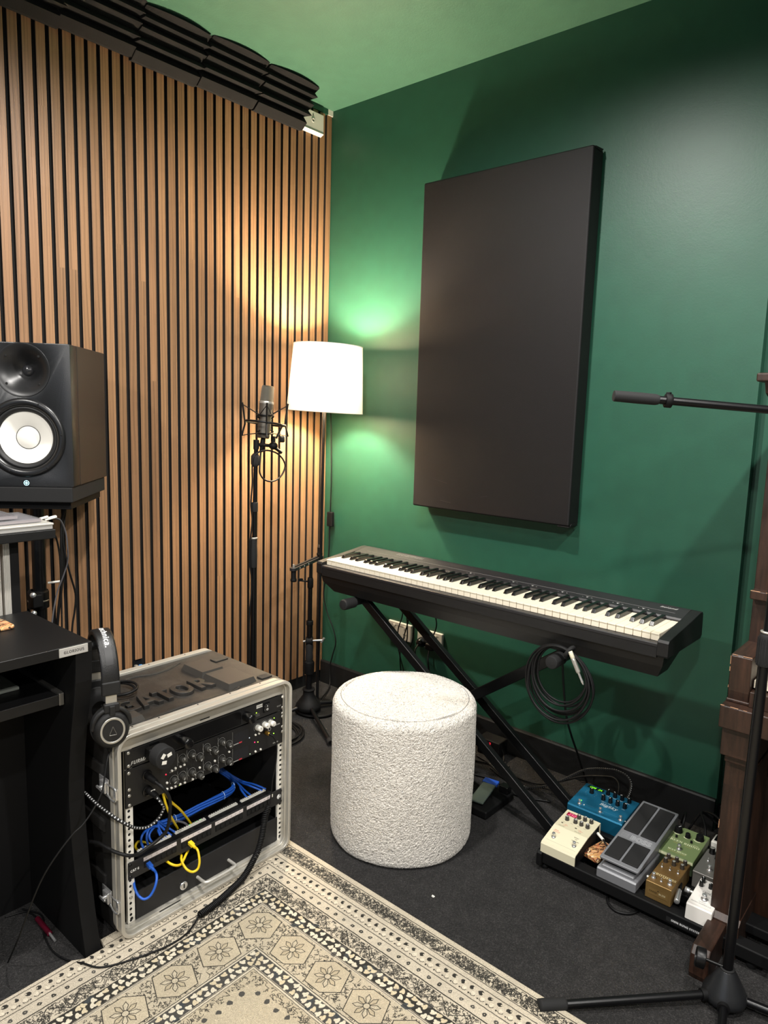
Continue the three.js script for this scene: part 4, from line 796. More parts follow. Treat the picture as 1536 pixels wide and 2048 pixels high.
  for (let i = 0; i < 7; i++) {
    const a = i * PI / 3, r = i ? 0.0068 : 0, off = (p, k) => [p[0] + r * Math.cos(a + k * 0.25), p[1] + r * Math.sin(a + k * 0.25), p[2] + 0.002 * Math.sin(i + k)];
    const fan = i < 4 ? fansL[i] : [[0.795, 0.200 + 0.004 * i, 1.352], [0.805, 0.196, 1.35 - 0.012 * (i - 4)], [0.82, 0.187, 1.345 - 0.014 * (i - 4)]];
    const m = single('network_cable', tube([...trunk.map(off), ...fan], 0.0029, 150), M.cableBlue, blue, 'cable', 'blue cables tied in the bundle behind the patch panel');
  }
  const right = 'blue network cable fanning out to the right end of the patch panel';
  for (const p of [[[0.700, 0.230, 1.089], [0.750, 0.194, 1.067], [0.790, 0.198, 1.087], [0.822, 0.187, 1.090]], [[0.700, 0.231, 1.087], [0.740, 0.190, 1.053], [0.790, 0.199, 1.057], [0.822, 0.188, 1.037]], [[0.700, 0.230, 1.092], [0.750, 0.191, 1.065], [0.790, 0.190, 1.073], [0.822, 0.186, 1.074]], [[0.700, 0.231, 1.087], [0.740, 0.192, 1.048], [0.790, 0.196, 1.040], [0.822, 0.190, 1.027]]])
    single('network_cable', tube([[0.62, 0.30, 1.11], ...p], 0.0029, 70), M.cableBlue, right, 'cable', 'blue cables at the right of the patch panel');
  for (const [p, l] of [[[0.785, 0.204, 1.145], 'pale cable tie round the middle of the blue cable bundle'], [[0.790, 0.205, 1.30], 'pale cable tie at the left end of the blue cable bundle'], [[0.76, 0.2, 1.092], 'pale cable tie at the bend of the blue cable bundle']])
    single('cable_tie', tube(Array.from({ length: 16 }, (_, k) => { const a = k / 16 * 2 * PI; return V(p[0] + 0.0105 * Math.cos(a), p[1] + 0.0105 * Math.sin(a), p[2] + 0.002 * Math.cos(a)); }), 0.0011, 40, 5, true), std('#a9c3e8', 0.5), l, 'cable tie');
  const sw = thing('network_switch', 'dark network switch with green lights deep inside the rack', 'network switch', [0.62, 0.105, 1.2]);
  part('housing', box(0.52, 0.758, 0.108, 0.150, 1.08, 1.34, 0.003), M.blackMatte, sw);
  for (let i = 0; i < 8; i++) part('led', box(0.7575, 0.760, 0.140 + 0.004 * (i % 2), 0.1425 + 0.004 * (i % 2), 1.195 + 0.0055 * i, 1.1975 + 0.0055 * i), glow('#35ff40', 3), sw);
}
{
  // drawer
  const t = thing('rack_storage_unit', 'black rack drawer with a silver handle and round lock, lowest unit in the rack', 'rack drawer', [0.846, 0.03, 1.225]);
  part('drawer_box', box(0.58, 0.842, 0.031, 0.100, 1.006, 1.444), M.blackMatte, t);
  part('front', box(0.842, 0.8465, 0.0308, 0.1025, 1.004, 1.4455, 0.001, 1), std('#17171a', 0.5, { bumpMap: grainBump, bumpScale: 0.0002 }), t);
  part('ear', box(0.842, 0.845, 0.0308, 0.1025, 1.447, 1.4665, 0.0006, 1), M.blackMatte, t); part('ear', box(0.842, 0.845, 0.0308, 0.1025, 0.983, 1.003, 0.0006, 1), M.blackMatte, t);
  part('handle', tube([[0.8465, 0.054, 1.272], [0.870, 0.054, 1.272], [0.8795, 0.054, 1.270], [0.8835, 0.054, 1.262], [0.8845, 0.054, 1.245], [0.8845, 0.054, 1.20], [0.8835, 0.054, 1.184], [0.8795, 0.054, 1.1755], [0.870, 0.054, 1.174], [0.8465, 0.054, 1.174]], 0.0042, 90, 12, false), M.alu, t);
  const lk = part('lock', lathe([[0, 0.0022], [0.0075, 0.0022], [0.0088, 0.003], [0.0105, 0.0022], [0.0112, 0]], V(0.8465, 0.051, 1.313), V(1, 0, 0), 28), M.chrome, t);
  part('keyhole', box(0.8486, 0.8494, 0.0455, 0.0565, 1.3115, 1.3145).rotateX(0).translate(0, 0, 0), M.darkHole, lk);
  screw(0.095, 1.457, t, M.nickel, 0.845); screw(0.040, 1.457, t, M.blackMetal, 0.845); screw(0.095, 0.992, t, M.nickel, 0.845); screw(0.040, 0.992, t, M.blackMetal, 0.845);
}
{
  // coiled headphone lead from the gold jack down onto the rug
  const t = thing('headphone_lead', 'black coiled lead from the gold plug in the rack down onto the rug', 'cable', [0.87, 0.16, 1.05]);
  part('jack_plug', [lathe([[0, 0], [0.0052, 0], [0.0056, 0.004], [0.0056, 0.014], [0.004, 0.017]], V(0.8522, 0.3795, 1.0535), V(1, -0.06, -0.1), 16)], M.brass, t, 'gold jack plug');
  part('plug_sleeve', rod(V(0.866, 0.3785, 1.052), V(0.876, 0.374, 1.046), 0.004, 12, 0.0025), M.blackMatte, t);
  part('straight_cord', tube([[0.874, 0.3755, 1.0475], [0.876, 0.357, 1.037], [0.873, 0.331, 1.030], [0.870, 0.282, 1.031], [0.868, 0.237, 1.040], [0.867, 0.200, 1.043], [0.868, 0.164, 1.052]], 0.002, 70), M.cable, t);
  const c = new THREE.CatmullRomCurve3(arr([[0.868, 0.166, 1.051], [0.873, 0.149, 1.068], [0.879, 0.124, 1.079], [0.885, 0.095, 1.092], [0.891, 0.070, 1.108], [0.896, 0.050, 1.131], [0.901, 0.036, 1.152], [0.906, 0.027, 1.174], [0.916, 0.022, 1.221], [0.928, 0.021, 1.277], [0.933, 0.021, 1.328]]), false, 'centripetal');
  const turns = 82, N = turns * 14, fr = c.computeFrenetFrames(N, false), pts = [];
  for (let i = 0; i <= N; i++) { const p = c.getPointAt(i / N), a = i / 14 * 2 * PI, r = 0.0070 * Math.min(1, (N - i) / 20 + 0.4, i / 20 + 0.4); pts.push(p.addScaledVector(fr.normals[i], r * Math.cos(a)).addScaledVector(fr.binormals[i], r * Math.sin(a))); }
  part('coil', new THREE.TubeGeometry(new THREE.CatmullRomCurve3(pts), N, 0.0021, 5), M.cable, t);
  part('tail', tube([[0.933, 0.020, 1.330], [0.940, 0.0155, 1.342], [0.957, 0.0148, 1.379], [0.960, 0.0148, 1.421], [0.949, 0.0148, 1.472], [0.931, 0.0148, 1.524], [0.905, 0.0148, 1.57], [0.865, 0.0148, 1.59], [0.842, 0.008, 1.597], [0.776, 0.003, 1.612], [0.704, 0.003, 1.603], [0.631, 0.003, 1.578], [0.575, 0.003, 1.60]], 0.0021, 150), M.cable, t);
}

// ---------------------------------------------------------------- desk at the left edge
{
  M.deskTop = std('#0b0b0c', 0.42, { bumpMap: grainBump, bumpScale: 0.00012 });
  const t = thing('desk', 'black desk with a silver nameplate at its front corner, left edge of the picture', 'desk', [0.69, 0, 2.0]);
  part('desktop', metreUV(box(0.517, 0.843, 0.727, 0.749, 1.5345, 2.75, 0.0015, 1)), M.deskTop, t);
  const leg = [[0.8425, 0.7268], [0.838, 0.66], [0.826, 0.60], [0.812, 0.548], [0.797, 0.47], [0.789, 0.41], [0.787, 0.36], [0.791, 0.29], [0.802, 0.205], [0.822, 0.10], [0.846, 0.0], [0.54, 0.0], [0.54, 0.7268]];
  part('side_panel', ext(leg, 'z', 1.5345, 1.571, 0.001, 1), M.blackMatte, t);
  part('side_panel', ext(leg, 'z', 2.70, 2.736, 0.001, 1), M.blackMatte, t);
  part('back_panel', box(0.545, 0.560, 0.0, 0.7265, 1.5715, 2.6995), M.blackMatte, t);
  const tray = part('keyboard_tray', box(0.565, 0.780, 0.597, 0.621, 1.584, 2.66, 0.001, 1), M.deskTop, t);
  part('tray_runner', [box(0.57, 0.775, 0.600, 0.625, 1.572, 1.583), box(0.774, 0.784, 0.597, 0.625, 1.573, 1.5835, 0.001)], M.steel, tray);
  const p = part('nameplate', box(0.8430, 0.8455, 0.7285, 0.7475, 1.545, 1.6075, 0.0006, 1), M.alu, t, 'silver nameplate');
  part('nameplate_print', face(0.060, 0.0165, [0.8457, 0.738, 1.576], 'x'), print(480, 132, (c) => { c.fillStyle = '#a8a5a0'; c.fillRect(0, 0, 480, 132); c.fillStyle = '#2b2a29'; c.font = 'bold 72px sans-serif'; c.textAlign = 'center'; c.fillText('GLORIOUS', 240, 92, 440); }, 0.45), p);
  part('side_hook', [rod(V(0.80, 0.722, 1.5345), V(0.80, 0.722, 1.470), 0.009, 12), box(0.785, 0.815, 0.70, 0.735, 1.526, 1.5345, 0.001)], M.blackMatte, t);
}
{
  const t = thing('notepad', 'pale grey pad lying on the tray under the desktop', 'notepad', [0.63, 0.621, 1.67]);
  part('pages', box(0.59, 0.69, 0.6215, 0.628, 1.63, 1.78, 0.001, 1), std('#8b8f86', 0.7), t);
}
{
  // picks pouch with a flame-coloured print
  const R = rng(71), s = roundRect(0.562, 1.612, 0.645, 1.72, 0.016), g = ext(s, 'y', 0.7495, 0.7565, 0.003, 2, 6);
  const t = thing('picks_pouch', 'flat pouch with an orange flame print lying on the desktop', 'pouch', [0.6, 0.7495, 1.65]);
  const flame = canvasTex(256, 256, (c) => {
    c.fillStyle = '#c08a5c'; c.fillRect(0, 0, 256, 256);
    for (let i = 0; i < 130; i++) { c.strokeStyle = ['#d6a868', '#a65b3c', '#2c1a12', '#e2c9a0', '#3a2218'][i % 5]; c.lineWidth = 3 + R() * 7; c.beginPath(); let x = R() * 256, y = R() * 256; c.moveTo(x, y); for (let k = 0; k < 4; k++) { x += (R() - 0.5) * 40; y += 8 + R() * 14; c.lineTo(x, y); } c.stroke(); }
  }, THREE.RepeatWrapping);
  flame.repeat.set(9, 9);
  M.flame = new THREE.MeshStandardMaterial({ map: flame, roughness: 0.5 });
  part('pouch_body', metreUV(g), M.flame, t);
}
// ---------------------------------------------------------------- raised shelf behind the desk, with cases on it
{
  const t = thing('monitor_shelf', 'black raised shelf on pale fluted posts behind the desk', 'shelf', [0.46, 0, 2.0]);
  part('shelf_board', box(0.335, 0.560, 0.931, 0.9535, 1.477, 2.75, 0.002, 1), M.deskTop, t);
  for (const z of [1.549, 2.6]) {
    part('upright', box(0.44, 0.5155, 0.001, 0.931, z, z + 0.019, 0.001, 1), M.blackMatte, t);
    for (const [a, b] of [[z + 0.019, z + 0.0345], [z + 0.041, z + 0.050]]) {
      const f = [box(0.470, 0.510, 0.001, 0.931, a, b)];
      for (let k = 0; k < 4; k++) { const zz = a + (k + 0.5) * (b - a) / 4; f.push(rod(V(0.510, 0.001, zz), V(0.510, 0.931, zz), (b - a) / 9, 8)); }
      part('fluted_post', f, M.alu, t, 'pale fluted aluminium post');
    }
  }
}
{
  const c = thing('silver_box', 'flat silver box at the end of the raised shelf', 'box', [0.46, 0.9535, 1.6]);
  part('lid', box(0.372, 0.558, 0.964, 0.9695, 1.480, 1.70, 0.002), M.alu, c); part('body', box(0.374, 0.556, 0.954, 0.9645, 1.482, 1.698, 0.002), std('#bdbbb7', 0.4, { metalness: 0.4 }), c);
  const clear = new THREE.MeshPhysicalMaterial({ color: '#f4f4f6', roughness: 0.06, transmission: 0.9, thickness: 0, ior: 1.5 });
  [[0.9700, 0.40, 1.500, 'lower clear disc case on the silver box, at the shelf end'], [0.9806, 0.39, 1.552, 'upper clear disc case on the silver box, pushed back from the shelf end']].forEach(([y, x, z, l], i) => {
    const d = thing('disc_case', l, 'disc case', [x + 0.07, y, z + 0.06]);
    part('insert', box(x + 0.004, x + 0.130, y + 0.0022, y + 0.0078, z + 0.004, z + 0.136), std(i ? '#7f6f74' : '#a8a2a6', 0.55), d);
    part('case_lid', box(x, x + 0.134, y + 0.0082, y + 0.0100, z, z + 0.140, 0.0005, 1), clear, d); part('case_base', box(x, x + 0.134, y + 0.0002, y + 0.0018, z, z + 0.140, 0.0005, 1), clear, d);
    part('case_edge', [box(x + 0.1305, x + 0.134, y + 0.0018, y + 0.0082, z, z + 0.140), box(x, x + 0.1305, y + 0.0018, y + 0.0082, z, z + 0.0030)], std('#8d8789', 0.35), d);
  });
  const u = thing('usb_cable', 'grey cable with a white plug hanging off the shelf end', 'cable', [0.45, 0.7, 1.42]);
  part('cord', tube([[0.47, 0.966, 1.437], [0.455, 0.958, 1.418], [0.44, 0.925, 1.398], [0.43, 0.882, 1.389], [0.42, 0.838, 1.385], [0.41, 0.797, 1.393], [0.40, 0.751, 1.407], [0.40, 0.663, 1.425], [0.40, 0.5, 1.44], [0.41, 0.2, 1.45], [0.42, 0.01, 1.46]], 0.0021, 100), M.cableGrey, u);
  part('plug', [box(-0.005, 0.005, -0.0035, 0.0035, -0.016, 0.016, 0.0025).rotateX(0.2).translate(0.478, 0.969, 1.453), box(-0.004, 0.004, -0.002, 0.002, -0.010, 0.010).rotateX(0.2).translate(0.48, 0.972, 1.470)], M.white, u, 'white plug');
  for (const [p, r, l] of [[[[0.17, 1.05, 1.30], [0.25, 0.966, 1.306], [0.25, 0.931, 1.317], [0.25, 0.864, 1.322], [0.25, 0.745, 1.325], [0.25, 0.604, 1.343], [0.25, 0.3, 1.35], [0.26, 0.01, 1.36]], 0.0045, 'thick black cable hanging behind the speaker, right of its stand pole'],
    [[[0.20, 1.04, 1.27], [0.235, 0.95, 1.30], [0.25, 0.86, 1.316], [0.25, 0.772, 1.303], [0.25, 0.732, 1.293], [0.25, 0.693, 1.285], [0.25, 0.647, 1.289], [0.25, 0.59, 1.299], [0.25, 0.3, 1.30], [0.26, 0.01, 1.29]], 0.003, 'thin black cable bowing to the right, farthest from the speaker pole'],
    [[[0.335, 0.93, 1.44], [0.30, 0.90, 1.37], [0.28, 0.85, 1.345], [0.28, 0.7, 1.342], [0.29, 0.5, 1.35], [0.3, 0.01, 1.37]], 0.0026, 'thin black cable hanging from under the shelf end, beside the pole']])
    single('audio_cable', tube(p, r, 90), M.cable, l, 'cable');
}
// ---------------------------------------------------------------- monitor speaker on its stand
{
  M.vinyl = std('#1e1f21', 0.36, { bumpMap: grainBump, bumpScale: 0.00025 });
  const st = thing('speaker_stand', 'black speaker stand with a thick pole and clamp, behind the desk', 'speaker stand', [0.15, 0, 1.352]);
  part('pole', rod(V(0.15, 0.02, 1.352), V(0.15, 0.965, 1.345), 0.0195, 24), M.tubeMetal, st);
  part('base', box(0.02, 0.30, 0.001, 0.020, 1.21, 1.49, 0.004), M.blackMatte, st);
  part('clamp', [lathe([[0.0195, 0], [0.030, 0.002], [0.030, 0.05], [0.027, 0.055], [0.0195, 0.056]], V(0.15, 0.645, 1.352)), box(0.168, 0.205, 0.66, 0.70, 1.36, 1.39, 0.004)], M.blackMatte, st);
  part('clamp_ring', lathe([[0.0195, 0], [0.0305, 0.001], [0.0305, 0.006], [0.0195, 0.007]], V(0.15, 0.666, 1.352), V(0, 1, 0), 28), M.steel, st);
  for (const y of [0.700, 0.645]) part('bolt', lathe([[0, 0.007], [0.006, 0.006], [0.0085, 0.002], [0.0085, 0]], V(0.200, y, 1.388), V(0.85, 0.2, 0.5), 14), M.chrome, st);
  part('lever', rod(V(0.17, 0.722, 1.33), V(0.19, 0.726, 1.30), 0.0035, 8), M.white, st);
  const A = 0.8235, base = [0.1555, 1.029, 1.312];
  const pad = thing('isolation_pad', 'black pad on the stand top under the monitor speaker', 'isolation pad', [0.1555, 0.965, 1.312], null, true);
  pad.rotation.y = A;
  part('pad', box(-0.128, 0.122, 0.022, 0.0635, -0.150, 0.172, 0.003), M.rubber, pad);
  part('stand_plate', box(-0.115, 0.110, 0.0, 0.022, -0.14, 0.150, 0.002), M.blackMatte, pad);
  const t = thing('monitor_speaker', 'black studio monitor with a white cone and glowing emblem, cut by the left picture edge', 'speaker', base, null, true);
  t.rotation.y = A;
  part('cabinet', metreUV(box(-0.125, 0.125, 0, 0.390, -0.167, 0.108, 0.004)), M.vinyl, t);
  const s = roundRect(-0.125, 0.0, 0.125, 0.39, 0.006);
  for (const [y, r] of [[0.317, 0.0705], [0.135, 0.095]]) { const h = new THREE.Path(); h.absarc(0, y, r, 0, 2 * PI, true); s.holes.push(h); }
  part('baffle', toCreasedNormals(ext(s, 'z', 0.108, 0.167, 0.0025, 2, 48), 0.5), M.vinyl, t);
  const Z = V(0, 0, 1);
  const tw = part('tweeter_guide', lathe([[0.0145, 0.004], [0.019, 0.006], [0.030, 0.016], [0.044, 0.032], [0.057, 0.0425], [0.066, 0.0465], [0.0715, 0.0478], [0.0725, 0.0472], [0.0725, 0.045]], V(0, 0.317, 0.1208), Z, 56), std('#1b1b1c', 0.36), t);
  part('tweeter_dome', lathe([[0.0155, 0], [0.0145, 0.0035], [0.011, 0.0075], [0.006, 0.0098], [0, 0.0105]], V(0, 0.317, 0.1240), Z, 28), std('#2a2a2c', 0.18), tw);
  for (const a of [0.72, 2.42, 3.86, 5.56]) part('screw', lathe([[0, 0.001], [0.003, 0.0008], [0.0034, 0]], V(0.056 * Math.cos(a), 0.317 + 0.056 * Math.sin(a), 0.1640), Z, 10), M.darkHole, tw);
  const wf = part('woofer_ring', lathe([[0.085, 0.0], [0.088, 0.006], [0.095, 0.0095], [0.103, 0.0085], [0.107, 0.004], [0.1075, 0]], V(0, 0.135, 0.1665), Z, 64), std('#161617', 0.3), t);
  for (let k = 0; k < 6; k++) { const a = k * PI / 3 + 0.1; part('screw', lathe([[0, 0.0012], [0.0025, 0.001], [0.003, 0]], V(0.099 * Math.cos(a), 0.135 + 0.099 * Math.sin(a), 0.1752), Z, 10), M.darkHole, wf); }
  part('surround', lathe([[0.070, -0.010], [0.073, -0.004], [0.078, 0.0005], [0.083, 0.001], [0.087, -0.004], [0.0885, -0.01], [0.095, -0.012]], V(0, 0.135, 0.1665), Z, 64), std('#121213', 0.55), t);
  const cone = part('cone', lathe([[0.031, -0.0265], [0.038, -0.0225], [0.052, -0.0155], [0.066, -0.0100], [0.0712, -0.0085]], V(0, 0.135, 0.1665), Z, 64), std('#e9e6de', 0.55), t, 'white cone');
  part('dust_cap', lathe([[0, -0.0175], [0.012, -0.0185], [0.022, -0.0210], [0.0305, -0.0250]], V(0, 0.135, 0.1665), Z, 40), std('#e9e6de', 0.5), cone);
  part('cap_ring', lathe([[0.0303, -0.0253], [0.0307, -0.0243], [0.0319, -0.0243], [0.0321, -0.0262]], V(0, 0.135, 0.1665), Z, 48), std('#4a4947', 0.5), cone);
  part('backing_disc', lathe([[0, 0], [0.096, 0]], V(0, 0.135, 0.110), Z, 40), M.darkHole, t);
  // glowing emblem: three crossed forks in a ring
  const em = part('emblem_plate', box(-0.0085, 0.0085, 0.002, 0.020, 0.1668, 0.1676), M.blackGloss, t);
  const eg = glow('#bff6ff', 2.2), bars = [tube(Array.from({ length: 24 }, (_, i) => [0.0066 * Math.cos(i / 24 * 2 * PI), 0.011 + 0.0066 * Math.sin(i / 24 * 2 * PI), 0.1678]), 0.0007, 60, 6, true)];
  for (let k = 0; k < 3; k++) { const g = box(-0.0006, 0.0006, -0.0062, 0.0062, -0.0004, 0.0004); g.rotateZ(k * PI / 3); g.translate(0, 0.011, 0.1678); bars.push(g); }
  part('emblem', bars, eg, em);
}
// ---------------------------------------------------------------- headphones on the desk hook
{
  const t = thing('headphones', 'black headphones with a silver ring on the ear cup, hung on the desk corner', 'headphones', [0.792, 0.545, 1.486], null, true);
  t.rotation.y = 1.30;
  const arc = (a, w, h, y0) => [w * Math.cos(a), y0 + h * Math.sin(a)], out = [], inn = [];
  for (let i = 0; i <= 30; i++) { const a = i / 30 * PI; out.push(arc(a, 0.084, 0.105, 0.103)); inn.push(arc(PI - a, 0.074, 0.092, 0.103)); }
  M.pleather = std('#101011', 0.42, { bumpMap: grainBump, bumpScale: 0.0003 });
  const hb = part('headband', toCreasedNormals(ext([...out, ...inn], 'x', -0.0195, 0.0195, 0.004, 3), 0.6), M.pleather, t);
  // lettering along the outside of the band
  const N = 40, pos = [], uv = [], idx = [];
  for (let i = 0; i <= N; i++) { const a = PI * 0.86 - i / N * PI * 0.72, [z, y] = arc(a, 0.0846, 0.1056, 0.103); pos.push(-0.008, y, z, 0.008, y, z); uv.push(i / N, 0, i / N, 1); if (i) { const k = 2 * i; idx.push(k - 2, k, k - 1, k - 1, k, k + 1); } }
  const lg = new THREE.BufferGeometry(); lg.setAttribute('position', new THREE.Float32BufferAttribute(pos, 3)); lg.setAttribute('uv', new THREE.Float32BufferAttribute(uv, 2)); lg.setIndex(idx); lg.computeVertexNormals();
  part('band_lettering', lg, print(1024, 84, (c) => { c.fillStyle = '#19191b'; c.fillRect(0, 0, 1024, 84); c.fillStyle = '#e8e8e8'; c.font = 'bold 88px sans-serif'; c.textAlign = 'center'; c.fillText('audio-technica.', 512, 66, 980); }, 0.45), hb);
  for (const s of [1, -1]) {
    const Z = V(0, 0, s), c = V(0, 0, 0.064 * s);
    part('band_end', box(-0.020, 0.020, 0.080, 0.112, s > 0 ? 0.072 : -0.086, s > 0 ? 0.086 : -0.072, 0.004), M.plastic, t);
    part('slider', box(-0.012, 0.012, 0.058, 0.082, s > 0 ? 0.077 : -0.0815, s > 0 ? 0.0815 : -0.077, 0.001), M.nickel, t, 'silver slider');
    part('yoke', [box(-0.017, 0.017, 0.040, 0.062, s > 0 ? 0.073 : -0.087, s > 0 ? 0.087 : -0.073, 0.004), tube([[-0.040, 0.006, 0.076 * s], [-0.036, 0.026, 0.079 * s], [-0.022, 0.043, 0.080 * s], [0, 0.049, 0.080 * s], [0.022, 0.043, 0.080 * s], [0.036, 0.026, 0.079 * s], [0.040, 0.006, 0.076 * s]], 0.0052, 60, 10), box(-0.006, 0.006, 0.036, 0.058, s > 0 ? 0.086 : -0.092, s > 0 ? 0.092 : -0.086, 0.002)], M.plastic, t);
    const sc = (g) => g.scale(0.93, 1.06, 1);
    const cup = part('ear_cup', sc(lathe([[0, 0.0265], [0.0225, 0.0265], [0.0235, 0.0250], [0.0300, 0.0250], [0.0330, 0.0255], [0.0385, 0.0215], [0.0425, 0.012], [0.043, 0.0], [0.030, -0.004], [0, -0.004]], c, Z, 48)), M.pleather, t);
    part('ear_pad', sc(lathe([[0.020, -0.024], [0.032, -0.025], [0.041, -0.020], [0.0445, -0.010], [0.043, 0.0], [0.030, 0.001], [0.020, -0.004]], c, Z, 48)), M.rubber, cup);
    part('silver_ring', sc(lathe([[0.0238, 0.0252], [0.0246, 0.0268], [0.0282, 0.0268], [0.0290, 0.0252]], c, Z, 56)), M.nickel, cup, 'silver ring');
    if (s > 0) {
      const e = part('cup_emblem', [rod(V(-0.0075, -0.008, c.z + 0.0268), V(0.0, 0.010, c.z + 0.0268), 0.0007, 6), rod(V(0.0075, -0.008, c.z + 0.0268), V(0.0, 0.010, c.z + 0.0268), 0.0007, 6), rod(V(-0.0075, -0.0095, c.z + 0.0268), V(0.0075, -0.0095, c.z + 0.0268), 0.0006, 6)], M.steel, cup);
    }
  }
  part('cable_boot', rod(V(0, -0.044, 0.062), V(0.0, -0.060, 0.062), 0.0045, 12, 0.003), M.rubber, t);
  const c = thing('headphone_cable', 'thin black cable hanging from the headphones and swinging in under the desk', 'cable', [0.86, 0.3, 1.55]);
  part('cord', tube([[0.852, 0.488, 1.503], [0.862, 0.478, 1.515], [0.872, 0.446, 1.528], [0.878, 0.415, 1.538], [0.880, 0.385, 1.557], [0.880, 0.354, 1.587], [0.878, 0.343, 1.605], [0.86, 0.27, 1.66], [0.80, 0.1, 1.70], [0.74, 0.012, 1.70]], 0.0018, 110), M.cable, c);
  const l = thing('spare_cable', 'black cable looped on top of the rack case behind the headphones', 'cable', [0.63, 0.5195, 1.37]);
  part('cord', tube([[0.56, 0.5205, 1.40], [0.575, 0.523, 1.345], [0.603, 0.526, 1.325], [0.63, 0.526, 1.321], [0.654, 0.526, 1.33], [0.664, 0.525, 1.348], [0.652, 0.522, 1.370], [0.62, 0.521, 1.385], [0.59, 0.523, 1.375], [0.585, 0.529, 1.345], [0.61, 0.533, 1.322], [0.645, 0.533, 1.318], [0.674, 0.532, 1.338], [0.672, 0.528, 1.368], [0.64, 0.524, 1.40], [0.60, 0.522, 1.43]], 0.0035, 140), M.cable, l);
}
{
  const t = thing('red_plug', 'small red plug with a silver tip lying on the carpet under the desk', 'plug', [0.68, 0.006, 1.592]);
  part('sleeve', rod(V(0.640, 0.0065, 1.592), V(0.712, 0.0065, 1.594), 0.0062, 14), std('#560a20', 0.4), t);
  part('tip', [rod(V(0.712, 0.0065, 1.594), V(0.742, 0.005, 1.595), 0.003, 10)], M.chrome, t, 'silver tip');
  part('cord', tube([[0.640, 0.0065, 1.592], [0.615, 0.005, 1.592], [0.59, 0.0035, 1.60], [0.575, 0.0035, 1.64]], 0.002, 30), M.cable, t);
}
{
  const t = thing('wall_socket', 'blue socket low on the slatted wall, under the slat that is cut short', 'socket', [-0.02, 0.30, 0.94]);
  part('back_box', box(-0.0104, -0.004, 0.285, 0.335, 0.926, 0.962, 0.001), M.blackMatte, t);
  part('blue_plug', box(-0.004, 0.012, 0.288, 0.318, 0.926, 0.940, 0.003), std('#4d8fd6', 0.4), t);
  part('grey_plug', box(-0.004, 0.010, 0.286, 0.322, 0.946, 0.958, 0.003), std('#77736c', 0.5), t);
}

// ---------------------------------------------------------------- pedalboard and pedals
const UP = V(0, 1, 0);
const footswitch = (x, y, z, parent, r = 0.0045) => part('footswitch', lathe([[0, 0.0150], [r * 0.85, 0.0148], [r, 0.0135], [r, 0.0085], [r * 0.62, 0.008], [r * 0.62, 0.004], [r * 1.3, 0.0035], [r * 1.35, 0.0]], V(x, y, z), UP, 20), M.chrome, parent, 'chrome footswitch');
const pedalKnob = (x, y, z, r, h, parent, mat, cap, ptr = '#f0f0ee', a = 0.5) => {
  const k = part('knob', lathe([[0, h], [r * 0.78, h], [r * 0.84, h - 0.001], [r * 0.92, 0.002], [r, 0.0005], [r, 0]], V(x, y, z), UP, 20), mat, parent);
  if (cap) part('knob_cap', lathe([[0, 0.0006], [r * 0.66, 0.0005], [r * 0.7, 0]], V(x, y + h, z), UP, 18), cap, k);
  if (ptr) part('pointer', box(-0.0006, 0.0006, 0, 0.0006, -r * 0.8, 0).rotateY(a).translate(x, y + h, z), std(ptr, 0.5), k);
  return k;
};
const toggle = (x, y, z, parent) => part('toggle', [lathe([[0, 0.003], [0.003, 0.003], [0.0032, 0]], V(x, y, z), UP, 12), rod(V(x, y + 0.002, z), V(x + 0.001, y + 0.011, z + 0.003), 0.0011, 8, 0.0015)], M.chrome, parent);
// sloped printed top: corners back-left, back-right, front-right, front-left
const quad = (a, b, c, d) => {
  const g = new THREE.BufferGeometry();
  g.setAttribute('position', new THREE.Float32BufferAttribute([...a, ...b, ...c, ...d], 3)); g.setAttribute('uv', new THREE.Float32BufferAttribute([0, 1, 1, 1, 1, 0, 0, 0], 2)); g.setIndex([0, 3, 1, 1, 3, 2]); g.computeVertexNormals();
  return g;
};
{
  const t = thing('pedalboard', 'black slatted pedalboard on the carpet holding guitar pedals, beside the old piano', 'pedalboard', [1.70, 0, 0.34]);
  const rail = (z0, z1, y0, y1, n) => part(n, box(1.452, 2.03, y0, y1, z0, z1, 0.004), M.blackMatte, t);
  rail(0.515, 0.553, 0.022, 0.055, 'front_rail'); rail(0.405, 0.462, 0.030, 0.055, 'cross_rail'); rail(0.300, 0.356, 0.030, 0.055, 'cross_rail'); rail(0.190, 0.245, 0.030, 0.055, 'cross_rail');
  part('end_plate', ext([[0.185, 0.012], [0.554, 0.012], [0.560, 0.018], [0.560, 0.052], [0.552, 0.058], [0.19, 0.058]], 'x', 1.437, 1.453, 0.003), M.blackMatte, t);
  for (const z of [0.21, 0.53]) part('rubber_foot', lathe([[0, 0.0005], [0.011, 0.0005], [0.012, 0.014], [0, 0.014]], V(1.452, 0, z), UP, 16), M.rubber, t);
  part('rubber_foot', lathe([[0, 0.0005], [0.011, 0.0005], [0.012, 0.023], [0, 0.023]], V(1.99, 0, 0.53), UP, 16), M.rubber, t); part('rubber_foot', lathe([[0, 0.0005], [0.011, 0.0005], [0.012, 0.032], [0, 0.032]], V(1.99, 0, 0.22), UP, 16), M.rubber, t);
  part('rail_print', new THREE.PlaneGeometry(0.095, 0.012).translate(1.845, 0.036, 0.5534), print(480, 60, (c) => { c.fillStyle = '#141415'; c.fillRect(0, 0, 480, 60); c.fillStyle = '#e8e8e8'; c.font = 'bold 38px sans-serif'; c.textAlign = 'center'; c.fillText('OWN RUNG SYSTEM', 240, 44, 460); }, 0.7), t);
}
const B0 = 0.0555;   // top of the rails
